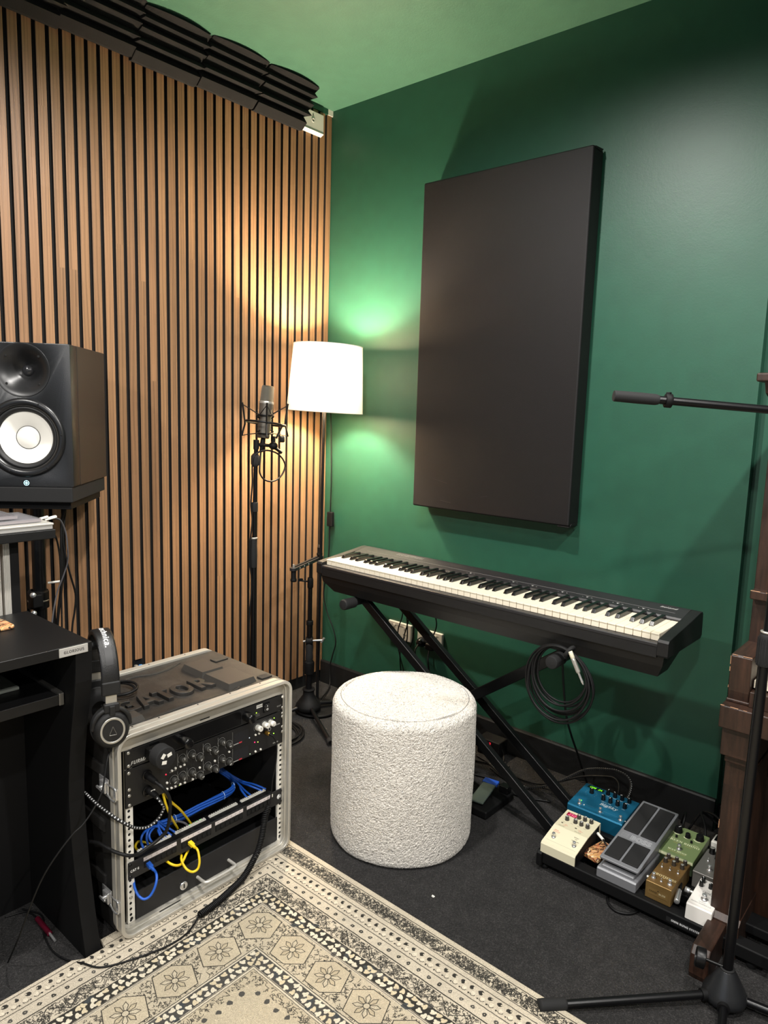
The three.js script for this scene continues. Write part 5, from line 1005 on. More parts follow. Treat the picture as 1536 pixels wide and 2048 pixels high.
{ // blue reverb pedal
  const t = thing('reverb_pedal', 'large metallic blue reverb pedal with a green display and nine black knobs', 'guitar pedal', [1.502, B0, 0.27]);
  const blue = std('#1f6f92', 0.32, { metalness: 0.55 });
  const x0 = 1.417, x1 = 1.589, zb = 0.205, zf = 0.338, yb = 0.112, yf = 0.100;
  part('body', ext([[zb, B0], [zf, B0], [zf, yf - 0.004], [zf - 0.003, yf], [zb + 0.003, yb], [zb, yb - 0.003]], 'x', x0, x1, 0.0015), blue, t);
  const Y = (z) => yb + (yf - yb) * (z - zb) / (zf - zb) + 0.0003;
  const top = new THREE.MeshStandardMaterial({ roughness: 0.32, metalness: 0.5, map: canvasTex(1032, 780, (c) => {
    c.fillStyle = '#22749a'; c.fillRect(0, 0, 1032, 780);
    c.fillStyle = '#0c1f2a'; c.fillRect(56, 28, 320, 80);
    c.fillStyle = '#eef6f8'; c.font = 'italic bold 100px serif'; c.save(); c.translate(600, 470); c.fillText('BigSky', -130, 20); c.restore(); c.font = '22px sans-serif'; c.fillText('strymon', 490, 380);
    c.strokeStyle = '#9cc4d2'; c.lineWidth = 5; for (let i = 0; i < 12; i++) { const a = 2.2 + i * 0.42; c.beginPath(); c.moveTo(210 + 92 * Math.cos(a), 260 + 92 * Math.sin(a)); c.lineTo(210 + 116 * Math.cos(a), 260 + 116 * Math.sin(a)); c.stroke(); }
    c.fillStyle = '#dcebef'; for (const [x, y] of [[470, 120], [600, 120], [730, 120], [860, 120], [470, 340], [600, 340], [730, 340], [860, 340]]) c.fillRect(x - 6, y + 26, 56, 9);
    c.fillStyle = '#7fb4c6'; c.fillRect(120, 640, 330, 3); c.fillRect(620, 640, 300, 3); for (const x of [190, 560, 940]) c.fillRect(x + 40, 690, 50, 8);
  }) });
  part('top_print', quad([x0 + 0.002, Y(zb + 0.003), zb + 0.003], [x1 - 0.002, Y(zb + 0.003), zb + 0.003], [x1 - 0.002, Y(zf - 0.003), zf - 0.003], [x0 + 0.002, Y(zf - 0.003), zf - 0.003]), top, t);
  const disp = (w, h, txt, bg, fg, font) => { const m = new THREE.MeshStandardMaterial({ color: '#050505', roughness: 0.3, emissive: '#ffffff', emissiveIntensity: 1.6 }); m.emissiveMap = canvasTex(w, h, (c) => { c.fillStyle = bg; c.fillRect(0, 0, w, h); c.fillStyle = fg; c.font = font; c.textAlign = 'center'; c.textBaseline = 'middle'; c.fillText(txt, w / 2, h / 2 + 2, w - 12); }); return m; };
  M.disp = disp;
  part('display', quad([x0 + 0.0115, Y(zb + 0.0078) + 0.0006, zb + 0.0078], [x0 + 0.064, Y(zb + 0.0078) + 0.0006, zb + 0.0078], [x0 + 0.064, Y(zb + 0.0205) + 0.0006, zb + 0.0205], [x0 + 0.0115, Y(zb + 0.0205) + 0.0006, zb + 0.0205]), disp(256, 64, 'COR 2A', '#04120a', '#8dff2a', 'italic bold 54px monospace'), t);
  pedalKnob(x0 + 0.036, Y(0.246), 0.247, 0.0075, 0.013, t, M.blackGloss, null);
  for (let i = 0; i < 4; i++) for (let k = 0; k < 2; k++) pedalKnob(x0 + 0.079 + i * 0.0225, Y(0.222 + k * 0.033), 0.224 + k * 0.034, 0.0068, 0.0145, t, M.blackGloss, null, '#ffffff', i + k * 1.7);
  for (const x of [1.449, 1.515, 1.577]) footswitch(x, Y(0.322), 0.322, t, 0.0042);
  part('led', lathe([[0, 0.0014], [0.0018, 0.001], [0.002, 0]], V(1.4455, Y(0.303), 0.303), UP, 10), glow('#5dff30', 4), t);
  for (const x of [1.462, 1.595 - 0.005]) part('led', lathe([[0, 0.0014], [0.0016, 0.001], [0.0018, 0]], V(x, Y(0.318), 0.318), UP, 10), M.white, t);
}
{ // cream delay pedal
  const t = thing('delay_pedal', 'cream wedge-shaped delay pedal with a red display and seven knobs', 'guitar pedal', [1.498, B0, 0.47]);
  const cream = std('#d9d2b6', 0.42), x0 = 1.446, x1 = 1.549;
  part('body', ext([[0.398, B0], [0.548, B0], [0.548, 0.075], [0.535, 0.085], [0.478, 0.101], [0.400, 0.110]], 'x', x0 + 0.0015, x1 - 0.0015), M.blackMatte, t);
  const shell = [[0.5535, B0 + 0.0005], [0.5535, 0.0810], [0.5500, 0.0860], [0.4780, 0.1045], [0.3950, 0.1135], [0.3935, 0.0800], [0.3955, 0.0800], [0.3970, 0.1112], [0.4776, 0.1022], [0.5490, 0.0840], [0.5512, 0.0806], [0.5512, B0 + 0.0005]];
  part('cover', ext(shell, 'x', x0, x1), cream, t);
  const YA = (z) => 0.1135 + (0.1045 - 0.1135) * (z - 0.395) / 0.083 + 0.0003, YB = (z) => 0.1045 + (0.086 - 0.1045) * (z - 0.478) / 0.072 + 0.0003;
  part('top_print', quad([x0 + 0.001, YA(0.397), 0.397], [x1 - 0.001, YA(0.397), 0.397], [x1 - 0.001, YA(0.477), 0.477], [x0 + 0.001, YA(0.477), 0.477]), print(600, 480, (c) => {
    c.fillStyle = '#cdc6a9'; c.fillRect(0, 0, 600, 480); c.fillStyle = '#2c2a22'; c.font = 'bold 22px sans-serif';
    c.fillRect(70, 360, 34, 24); c.fillRect(320, 360, 34, 24); c.font = 'bold 20px sans-serif'; c.fillText('ECHO UNIT', 60, 460); c.fillText('DUAL DELAY', 350, 460);
    c.fillStyle = '#c0392b'; for (const [x, y] of [[130, 380], [150, 400], [380, 385], [420, 400], [400, 420], [120, 420]]) c.fillRect(x, y, 60, 5);
    c.fillStyle = '#55523f'; for (const [x, y] of [[205, 240], [325, 240], [440, 240], [210, 100], [330, 100], [450, 100], [75, 270]]) c.fillRect(x, y + 62, 50, 5);
  }, 0.42), t);
  part('front_print', quad([x0 + 0.001, YB(0.479), 0.479], [x1 - 0.001, YB(0.479), 0.479], [x1 - 0.001, YB(0.549), 0.549], [x0 + 0.001, YB(0.549), 0.549]), print(600, 400, (c) => {
    c.fillStyle = '#d9d2b6'; c.fillRect(0, 0, 600, 400); c.fillStyle = '#c4473a'; c.font = 'bold 24px sans-serif'; c.fillText('DELAY', 60, 100); c.fillRect(50, 112, 120, 5); c.fillRect(60, 130, 110, 4);
    c.fillStyle = '#3a372e'; c.fillText('REPEAT', 410, 90); c.fillText('TAP', 435, 122); c.fillRect(400, 150, 130, 7); c.fillRect(40, 330, 520, 2);
  }, 0.42), t);
  part('display', quad([x0 + 0.008, YA(0.405) + 0.0006, 0.405], [x0 + 0.038, YA(0.405) + 0.0006, 0.405], [x0 + 0.038, YA(0.4205) + 0.0006, 0.4205], [x0 + 0.008, YA(0.4205) + 0.0006, 0.4205]), M.disp(128, 64, '250', '#7a0426', '#ff7a9c', 'italic bold 56px monospace'), t);
  const smoke = std('#3a3834', 0.25);
  for (const [x, z] of [[0.021, 0.440], [0.046, 0.438], [0.064, 0.438], [0.083, 0.438], [0.045, 0.4135], [0.063, 0.4125], [0.082, 0.4115]]) pedalKnob(x0 + x, YA(z), z, 0.0062, 0.0115, t, smoke, M.nickel, '#ffffff', x * 90);
  for (const x of [0.022, 0.084]) footswitch(x0 + x, YB(0.522) - 0.001, 0.522, t, 0.0046);
  const j = thing('patch_plug', 'silver patch plug with a white sleeve at the right side of the cream pedal', 'plug', [1.555, 0.09, 0.42]);
  part('sleeve', rod(V(1.550, 0.092, 0.415), V(1.573, 0.088, 0.428), 0.004, 14), M.white, j); part('cord', tube([[1.573, 0.088, 0.428], [1.588, 0.082, 0.437], [1.60, 0.07, 0.43], [1.60, 0.06, 0.40]], 0.0026, 40), M.cable, j);
}
{ // picks tin / pouch on the board
  const t = thing('picks_pouch', 'small pouch with an orange flame print lying between the pedals', 'pouch', [1.575, B0, 0.45], null, true);
  t.rotation.y = -0.22;
  part('pouch_body', metreUV(ext(roundRect(-0.026, -0.046, 0.026, 0.046, 0.010), 'y', 0, 0.014, 0.004, 3, 6), 1.0), M.flame, t);
  part('pouch_lettering', new THREE.PlaneGeometry(0.04, 0.05).rotateX(-PI / 2).translate(0, 0.01405, 0.0), new THREE.MeshStandardMaterial({ transparent: true, roughness: 0.5, map: canvasTex(160, 200, (c) => { c.clearRect(0, 0, 160, 200); c.strokeStyle = '#2a1a10'; c.lineWidth = 9; c.translate(80, 100); c.rotate(-1.1); c.font = 'bold 54px serif'; c.fillStyle = '#2a1a10'; c.fillText('Still', -60, 16); }) }), t);
}
{ // volume pedal
  const t = thing('volume_pedal', 'grey volume pedal with four black rubber treads, centre of the pedalboard', 'guitar pedal', [1.66, B0, 0.385]);
  const grey = std('#85868a', 0.45, { metalness: 0.35 }), x0 = 1.607, x1 = 1.714;
  part('base', ext([[0.236, B0], [0.545, B0], [0.545, 0.078], [0.541, 0.0815], [0.40, 0.084], [0.24, 0.100]], 'x', x0, x1, 0.003), grey, t);
  part('base_step', box(x0 + 0.010, x1 - 0.010, 0.08, 0.089, 0.46, 0.537, 0.003), grey, t);
  // treadle: local frame, sloping down towards the front
  const S = Math.atan2(0.034, 0.300), yb = 0.1405, zb = 0.235, L = 0.3005;
  const place = (g) => g.rotateX(S).translate(0, yb, zb);   // local: z runs forward along the treadle, y up from its top
  part('treadle', place(ext(roundRect(x0 + 0.001, 0, x1 - 0.001, L, 0.004), 'y', -0.006, 0, 0.0015)), grey, t);
  for (const x of [x0 + 0.0015, x1 - 0.0055]) part('treadle_side', place(ext([[0.004, -0.005], [L - 0.004, -0.005], [L - 0.03, -0.012], [0.15, -0.030], [0.004, -0.036]], 'x', x, x + 0.004)), grey, t);
  const pads = [[0.008, 0.0495, 0.012, 0.160], [0.0555, 0.099, 0.012, 0.160], [0.008, 0.0495, 0.198, 0.287], [0.0555, 0.099, 0.198, 0.287]];
  for (const [a, b, c, d] of pads) part('tread_pad', place(ext(roundRect(x0 + a, c, x0 + b, d, 0.002), 'y', -0.001, 0.0035, 0.0018, 2)), M.rubber, t, 'black rubber tread');
  part('treadle_print', place(new THREE.PlaneGeometry(0.098, 0.034).rotateX(-PI / 2).translate((x0 + x1) / 2, 0.0003, 0.179)), new THREE.MeshStandardMaterial({ roughness: 0.45, metalness: 0.3, map: canvasTex(784, 272, (c) => {
    c.fillStyle = '#85868a'; c.fillRect(0, 0, 784, 272); c.strokeStyle = '#c9cacd'; c.lineWidth = 8; c.font = 'bold 190px sans-serif'; c.strokeText('BOSS', 250, 204, 500); c.strokeStyle = '#9b9ca0'; for (let i = 0; i < 3; i++) c.strokeRect(60 + i * 56, 76, 26, 120);
  }) }), t);
}
{ // green drive
  const t = thing('overdrive_pedal', 'olive green overdrive pedal with black knobs and cream lettering', 'guitar pedal', [1.753, B0, 0.31]);
  const green = std('#76885a', 0.45), x0 = 1.704, x1 = 1.802, zb = 0.240, zf = 0.382, yb = 0.109, yf = 0.101;
  const Y = (z) => yb + (yf - yb) * (z - zb) / (zf - zb) + 0.0003;
  part('body', box(x0 + 0.002, x1 - 0.002, B0, 0.092, zb + 0.002, zf - 0.006, 0.002), std('#3d4a33', 0.5), t);
  part('top_plate', ext([[zb, 0.088], [zf - 0.002, 0.088], [zf, 0.094], [zf, yf - 0.001], [zf - 0.002, yf], [zb + 0.002, yb], [zb, yb - 0.002]], 'x', x0, x1, 0.0012), green, t);
  part('front_stripe', box(x0 + 0.001, x1 - 0.001, 0.0925, 0.0995, zf - 0.001, zf + 0.0006), std('#dfe3b8', 0.45), t);
  part('top_print', quad([x0 + 0.002, Y(zb + 0.002), zb + 0.002], [x1 - 0.002, Y(zb + 0.002), zb + 0.002], [x1 - 0.002, Y(zf - 0.003), zf - 0.003], [x0 + 0.002, Y(zf - 0.003), zf - 0.003]), print(658, 940, (c) => {
    c.fillStyle = '#76885a'; c.fillRect(0, 0, 658, 940); c.strokeStyle = '#e6eac0'; c.lineWidth = 22;
    for (const [x, y, r] of [[130, 195, 88], [525, 195, 92], [325, 250, 62]]) { c.beginPath(); c.arc(x, y, r, PI * 0.8, PI * 2.2 + 0.3, true); c.stroke(); }
    c.fillStyle = '#e6eac0'; c.textAlign = 'center'; c.font = 'bold 84px serif'; c.fillText('GREEN RHINO', 329, 520, 630); c.font = 'bold 62px serif'; c.fillText('WAY HUGE', 329, 830, 440);
    c.fillRect(60, 430, 90, 7); c.fillRect(500, 430, 100, 7); c.fillStyle = '#c7b06a'; c.fillRect(170, 560, 120, 6); c.fillRect(380, 560, 130, 6); c.fillRect(160, 855, 330, 6);
  }, 0.45), t);
  pedalKnob(x0 + 0.0215, Y(0.270), 0.270, 0.0115, 0.014, t, M.blackMatte, null, '#ffffff', -0.4); pedalKnob(x0 + 0.080, Y(0.270), 0.270, 0.0115, 0.014, t, M.blackMatte, null, null); pedalKnob(x0 + 0.0505, Y(0.280), 0.280, 0.0075, 0.012, t, M.blackMatte, null, null);
  for (const x of [0.026, 0.0665]) part('trim_knob', lathe([[0, 0.006], [0.003, 0.006], [0.0034, 0]], V(x0 + x, Y(0.299), 0.299), UP, 12), M.blackMatte, t);
  footswitch(x0 + 0.050, Y(0.348), 0.348, t, 0.0052);
}
{ // brown dual drive
  const t = thing('fuzz_pedal', 'small bronze pedal with six silver knobs and three toggles at the front of the board', 'guitar pedal', [1.768, B0, 0.465]);
  const bronze = std('#8d7144', 0.38, { metalness: 0.55 }), x0 = 1.735, x1 = 1.800, zb = 0.395, zf = 0.537, Y = 0.1018;
  part('body', box(x0, x1, B0, 0.1015, zb, zf, 0.002), bronze, t);
  part('top_print', quad([x0 + 0.001, Y, zb + 0.001], [x1 - 0.001, Y, zb + 0.001], [x1 - 0.001, Y, zf - 0.002], [x0 + 0.001, Y, zf - 0.002]), new THREE.MeshStandardMaterial({ roughness: 0.4, metalness: 0.45, map: canvasTex(472, 1040, (c) => {
    c.fillStyle = '#7d6038'; c.fillRect(0, 0, 472, 1040); const R = rng(15); for (let i = 0; i < 240; i++) { c.fillStyle = R() < 0.5 ? 'rgba(60,42,22,0.25)' : 'rgba(170,140,90,0.2)'; c.fillRect(R() * 472, R() * 520, 4 + R() * 26, 3 + R() * 14); }
    c.fillStyle = '#ecd9a4'; c.font = 'bold 96px serif'; c.textAlign = 'center'; c.fillText('BROTHERS', 236, 770, 440); c.beginPath(); c.arc(236, 780, 12, 0, 2 * PI); c.fill();
  }) }), t);
  part('front_print', new THREE.PlaneGeometry(0.05, 0.018).translate(1.7675, 0.078, zf + 0.0004), new THREE.MeshStandardMaterial({ roughness: 0.4, metalness: 0.45, map: canvasTex(400, 144, (c) => { c.fillStyle = '#8d7144'; c.fillRect(0, 0, 400, 144); c.font = 'bold 52px sans-serif'; c.fillStyle = '#2c2010'; c.fillText('CHASE', 20, 92); c.fillStyle = '#e9dcb4'; c.fillText('BLISS', 215, 92); c.fillStyle = '#2c2010'; c.beginPath(); c.arc(200, 26, 12, 0, 2 * PI); c.fill(); }) }), t);
  for (let i = 0; i < 3; i++) for (let k = 0; k < 2; k++) pedalKnob(x0 + 0.011 + i * 0.0215, Y, zb + 0.011 + k * 0.0225, 0.0058, 0.0125, t, std('#4a4640', 0.3, { metalness: 0.5 }), M.nickel, null);
  for (let i = 0; i < 3; i++) toggle(x0 + 0.012 + i * 0.0205, Y, zb + 0.062, t);
  footswitch(x0 + 0.012, Y, zf - 0.020, t, 0.0042); footswitch(x0 + 0.053, Y, zf - 0.020, t, 0.0042); toggle(x0 + 0.0325, Y, zf - 0.018, t);
}
{ // silver fuzz, half behind the piano leg
  const t = thing('boost_pedal', 'brushed silver pedal with two black knobs, partly behind the piano leg', 'guitar pedal', [1.86, B0, 0.35]);
  const alu = std('#8b8883', 0.42, { metalness: 0.6 }), x0 = 1.811, x1 = 1.905;
  part('body', box(x0, x1, B0, 0.098, 0.285, 0.412, 0.002), alu, t); part('front_lip', box(x0, x1, 0.0955, 0.1015, 0.285, 0.4135, 0.0015), alu, t);
  for (const [x, z] of [[1.826, 0.300], [1.846, 0.318]]) pedalKnob(x, 0.1015, z, 0.0085, 0.016, t, M.blackGloss, M.nickel, null);
  footswitch(1.844, 0.1015, 0.384, t, 0.0050); toggle(1.829, 0.1015, 0.345, t);
  const w = thing('power_brick', 'white pedal with a dark panel at the back corner of the board', 'guitar pedal', [1.85, B0, 0.22]);
  part('body', box(1.806, 1.90, B0, 0.102, 0.195, 0.243, 0.003), M.white, w); part('panel', box(1.811, 1.895, 0.102, 0.1032, 0.199, 0.234, 0.0008), M.blackGloss, w); 
}
{ // white drive at the front right
  const t = thing('distortion_pedal', 'small white pedal with black knobs at the right front of the board', 'guitar pedal', [1.866, B0, 0.49]);
  const wh = std('#dcd8d2', 0.4), x0 = 1.838, x1 = 1.898, zb = 0.432, zf = 0.543, yb = 0.103, yf = 0.094;
  const Y = (z) => yb + (yf - yb) * (z - zb) / (zf - zb) + 0.0003;
  part('body', ext([[zb, B0], [zf + 0.004, B0], [zf, yf - 0.003], [zf - 0.003, yf], [zb + 0.002, yb], [zb, yb - 0.002]], 'x', x0, x1, 0.002), wh, t);
  part('top_print', quad([x0 + 0.003, Y(zb + 0.003), zb + 0.003], [x1 - 0.003, Y(zb + 0.003), zb + 0.003], [x1 - 0.003, Y(zf - 0.005), zf - 0.005], [x0 + 0.003, Y(zf - 0.005), zf - 0.005]), print(432, 824, (c) => {
    c.fillStyle = '#dcd8d2'; c.fillRect(0, 0, 432, 824); c.strokeStyle = '#23252b'; c.lineWidth = 6; roundPath(c, 140, 330, 170, 70, 22); c.stroke(); c.fillStyle = '#23252b'; c.font = 'bold 56px sans-serif'; c.textAlign = 'center'; c.fillText('MXR', 225, 386);
    c.font = '38px sans-serif'; c.fillText('custom', 216, 690, 190); c.font = '40px sans-serif'; c.fillText('badass modified o.d.', 216, 745, 400); c.fillStyle = '#555'; for (const x of [70, 216, 362]) c.fillRect(x - 36, 290, 72, 6);
  }, 0.4), t);
  for (const [x, z] of [[0.010, 0.446], [0.010, 0.463], [0.031, 0.458], [0.0505, 0.463]]) pedalKnob(x0 + x, Y(z), z, 0.0055, 0.0125, t, M.blackGloss, null, '#ffffff', x * 60);
  footswitch(x0 + 0.031, Y(0.508), 0.508, t, 0.0058);
}
function roundPath(c, x, y, w, h, r) { c.beginPath(); c.moveTo(x + r, y); c.arcTo(x + w, y, x + w, y + h, r); c.arcTo(x + w, y + h, x, y + h, r); c.arcTo(x, y + h, x, y, r); c.arcTo(x, y, x + w, y, r); c.closePath(); }
{ // plugs and leads on the board
  const j = thing('patch_plug', 'large shiny right-angle plug between the bronze and the white pedals', 'plug', [1.815, 0.08, 0.50]);
  part('plug_body', lathe([[0, 0], [0.0062, 0], [0.0070, 0.003], [0.0070, 0.040], [0.005, 0.046], [0, 0.046]], V(1.812, 0.074, 0.530), V(-0.10, 0.06, -0.5).normalize(), 18), M.chrome, j); part('plug_sleeve', rod(V(1.803, 0.080, 0.484), V(1.799, 0.083, 0.462), 0.0058, 14, 0.004), M.blackMatte, j);
  const k = thing('patch_plug', 'short chrome plug at the left side of the white pedal', 'plug', [1.83, 0.075, 0.47]);
  part('plug_body', [lathe([[0, 0], [0.0065, 0], [0.0072, 0.002], [0.0072, 0.012], [0, 0.013]], V(1.824, 0.0765, 0.468), V(-1, 0.1, 0.1).normalize(), 18)], M.chrome, k); part('nut', rod(V(1.8245, 0.0765, 0.468), V(1.838, 0.0765, 0.468), 0.0045, 6), M.nickel, k);
  const l = thing('patch_plug', 'small silver plug at the left side of the bronze pedal', 'plug', [1.728, 0.075, 0.50]);
  part('plug_body', rod(V(1.7345, 0.083, 0.495), V(1.724, 0.083, 0.495), 0.0045, 14), M.nickel, l);
  const cable = (name, label, pts, r, braid, plug) => {
    const t = thing(name, label, 'cable', pts[0]);
    if (braid) part('cord', M.braidTube(pts, r, 170), M.braid(44), t); else part('cord', tube(pts, r, 120), M.cable, t);
    if (plug) part('plug', rod(V(...plug[0]), V(...plug[1]), 0.0055, 14), M.nickel, t, 'silver plug');
    return t;
  };
  cable('instrument_cable', 'black and white braided cable arching over the floor to the blue pedal', [[1.02, 0.02, 0.16], [1.12, 0.012, 0.20], [1.20, 0.010, 0.20], [1.25, 0.02, 0.17], [1.30, 0.05, 0.14], [1.368, 0.104, 0.12], [1.403, 0.121, 0.12], [1.447, 0.136, 0.12], [1.481, 0.142, 0.12], [1.512, 0.138, 0.124], [1.531, 0.126, 0.135], [1.540, 0.108, 0.165], [1.541, 0.098, 0.19]], 0.0035, true, [[1.540, 0.096, 0.185], [1.539, 0.092, 0.206]]);
  cable('instrument_cable', 'plain black cable arching to the back of the blue pedal below the braided one', [[1.00, 0.01, 0.14], [1.12, 0.008, 0.16], [1.22, 0.01, 0.15], [1.30, 0.045, 0.135], [1.365, 0.083, 0.13], [1.436, 0.111, 0.13], [1.474, 0.121, 0.132], [1.496, 0.116, 0.145], [1.508, 0.102, 0.17], [1.510, 0.095, 0.19]], 0.0034, false, [[1.510, 0.096, 0.186], [1.5105, 0.091, 0.206]]);
  cable('instrument_cable', 'black cable looped on the carpet in front of the pedalboard', [[1.62, 0.012, 0.47], [1.636, 0.0045, 0.527], [1.653, 0.0045, 0.560], [1.678, 0.0045, 0.574], [1.702, 0.0045, 0.566], [1.718, 0.0045, 0.545], [1.723, 0.006, 0.515], [1.72, 0.012, 0.46]], 0.0034);
  cable('instrument_cable', 'black cable arching from behind the volume pedal to the green pedal', [[1.70, 0.075, 0.16], [1.712, 0.11, 0.185], [1.722, 0.135, 0.205], [1.728, 0.138, 0.228], [1.729, 0.12, 0.243], [1.728, 0.09, 0.2385]], 0.0034);
  cable('instrument_cable', 'tangled black cable behind the green pedal by the baseboard', [[1.72, 0.06, 0.15], [1.75, 0.12, 0.14], [1.79, 0.135, 0.16], [1.83, 0.12, 0.18], [1.85, 0.09, 0.16], [1.82, 0.075, 0.12], [1.77, 0.10, 0.12], [1.755, 0.135, 0.17], [1.78, 0.12, 0.215], [1.79, 0.09, 0.2385]], 0.0036);
  cable('power_cable', 'thin black cord lying on the carpet along the baseboard under the keyboard', [[1.33, 0.02, 0.05], [1.37, 0.03, 0.06], [1.42, 0.035, 0.10], [1.46, 0.05, 0.16]], 0.0026);
}

// ---------------------------------------------------------------- old upright piano at the right edge
{
  const n = 512, a = noise2(n, 96, 61), b = noise2(n, 10, 62), c3 = noise2(n, 200, 63);
  const tone = dataTex(n, n, (i, x, y) => {
    const s = a[((y >> 4) & 511) * n + x], t = b[((y >> 2) & 511) * n + x], f = c3[((y >> 3) & 511) * n + x];
    const k = 0.72 + 0.30 * (s - 0.5) + 0.45 * (t - 0.5) + 0.15 * (f - 0.5);
    return [0.235 * k, 0.150 * k, 0.108 * k];
  }, true, [2.4, 2.4]);
  M.walnut = new THREE.MeshStandardMaterial({ map: tone, roughness: 0.42, bumpMap: grainBump, bumpScale: 0.0002 });
  M.bareWood = std('#a2795a', 0.7);
  const t = thing('upright_piano', 'old dark brown upright piano with chipped edges, cut by the right picture edge', 'piano', [2.55, 0, 0.3]);
  const R = rng(19), XR = 3.25;
  const slab = (name, x0, x1, y0, y1, z0, z1, r = 0.002) => part(name, metreUV(box(x0, x1, y0, y1, z0, z1, r, 1)), M.walnut, t);
  slab('case_back', 1.90, XR, 0.08, 1.352, 0.03, 0.10);
  slab('upper_side', 1.888, 1.925, 0.60, 1.352, 0.05, 0.425);
  slab('upper_panel', 1.925, XR, 0.78, 1.345, 0.36, 0.405);
  slab('lower_side', 1.888, 1.925, 0.02, 0.60, 0.05, 0.40);
  slab('lower_panel', 1.925, XR, 0.0, 0.56, 0.33, 0.365);
  slab('lid', 1.878, XR, 1.353, 1.372, 0.03, 0.555, 0.004);
  part('lid_bracket', metreUV(ext([[0.425, 1.353], [0.53, 1.353], [0.515, 1.33], [0.47, 1.315], [0.44, 1.28], [0.425, 1.24]], 'x', 1.890, 1.915, 0.001)), M.walnut, t);
  const sh = slab('music_ledge', 1.8865, XR, 0.853, 0.874, 0.30, 0.452, 0.003);
  const arm = part('key_arm', metreUV(ext([[0.30, 0.632], [0.552, 0.632], [0.558, 0.66], [0.561, 0.72], [0.561, 0.741], [0.557, 0.745], [0.30, 0.745]], 'x', 1.886, 1.931, 0.0025)), M.walnut, t);
  slab('key_arm_bead', 1.8835, 1.934, 0.632, 0.640, 0.30, 0.558, 0.003);
  const kb = slab('keybed', 1.8805, XR, 0.578, 0.632, 0.06, 0.590, 0.004);
  slab('key_slip', 1.932, XR, 0.632, 0.668, 0.535, 0.562);
  slab('fallboard', 1.932, XR, 0.668, 0.79, 0.40, 0.43);
  slab('leg_block', 1.884, 1.960, 0.505, 0.578, 0.40, 0.566, 0.003);
  slab('leg_collar', 1.890, 1.952, 0.482, 0.505, 0.41, 0.545, 0.003);
  const leg = slab('leg', 1.8865, 1.955, 0.085, 0.482, 0.40, 0.519, 0.003);
  part('leg_plinth', metreUV(ext([[0.38, 0.0], [0.535, 0.0], [0.535, 0.082], [0.520, 0.092], [0.38, 0.092]], 'x', 1.884, 1.957, 0.001)), M.walnut, t);
  part('toe_block', metreUV(ext([[0.36, 0.0], [0.660, 0.0], [0.664, 0.012], [0.663, 0.060], [0.648, 0.074], [0.36, 0.082]], 'x', 1.889, 1.930, 0.003)), M.walnut, t);
  // ivory keys just visible past the stand
  for (let i = 0; i < 10; i++) part('white_key', box(1.934 + i * 0.0235, 1.9565 + i * 0.0235, 0.672, 0.690, 0.43, 0.540, 0.001, 1), M.ivory || M.white, t);
  // chipped edges where the stain has worn off
  const chips = (parent, x0, x1, y, z, k, vertical) => {
    for (let i = 0; i < k; i++) {
      const s = R(), l = 0.004 + R() * 0.014, r = 0.0007 + R() * 0.0006;
      const g = vertical ? rod(V(x0, y + s * (x1 - 0), z), V(x0, y + s * x1 + l, z), r, 5) : rod(V(x0 + s * (x1 - x0), y, z), V(Math.min(x1, x0 + s * (x1 - x0) + l), y, z), r, 5);
      part('worn_edge', g, M.bareWood, parent);
    }
  };
  chips(arm, 1.887, 1.930, 0.7445, 0.5595, 8); chips(kb, 1.8815, 1.96, 0.6315, 0.5885, 6); chips(sh, 1.8875, 1.95, 0.8735, 0.451, 6); chips(leg, 1.8870, 0.06, 0.30, 0.5185, 3, true); chips(arm, 1.8865, 0.10, 0.64, 0.560, 5, true);
}
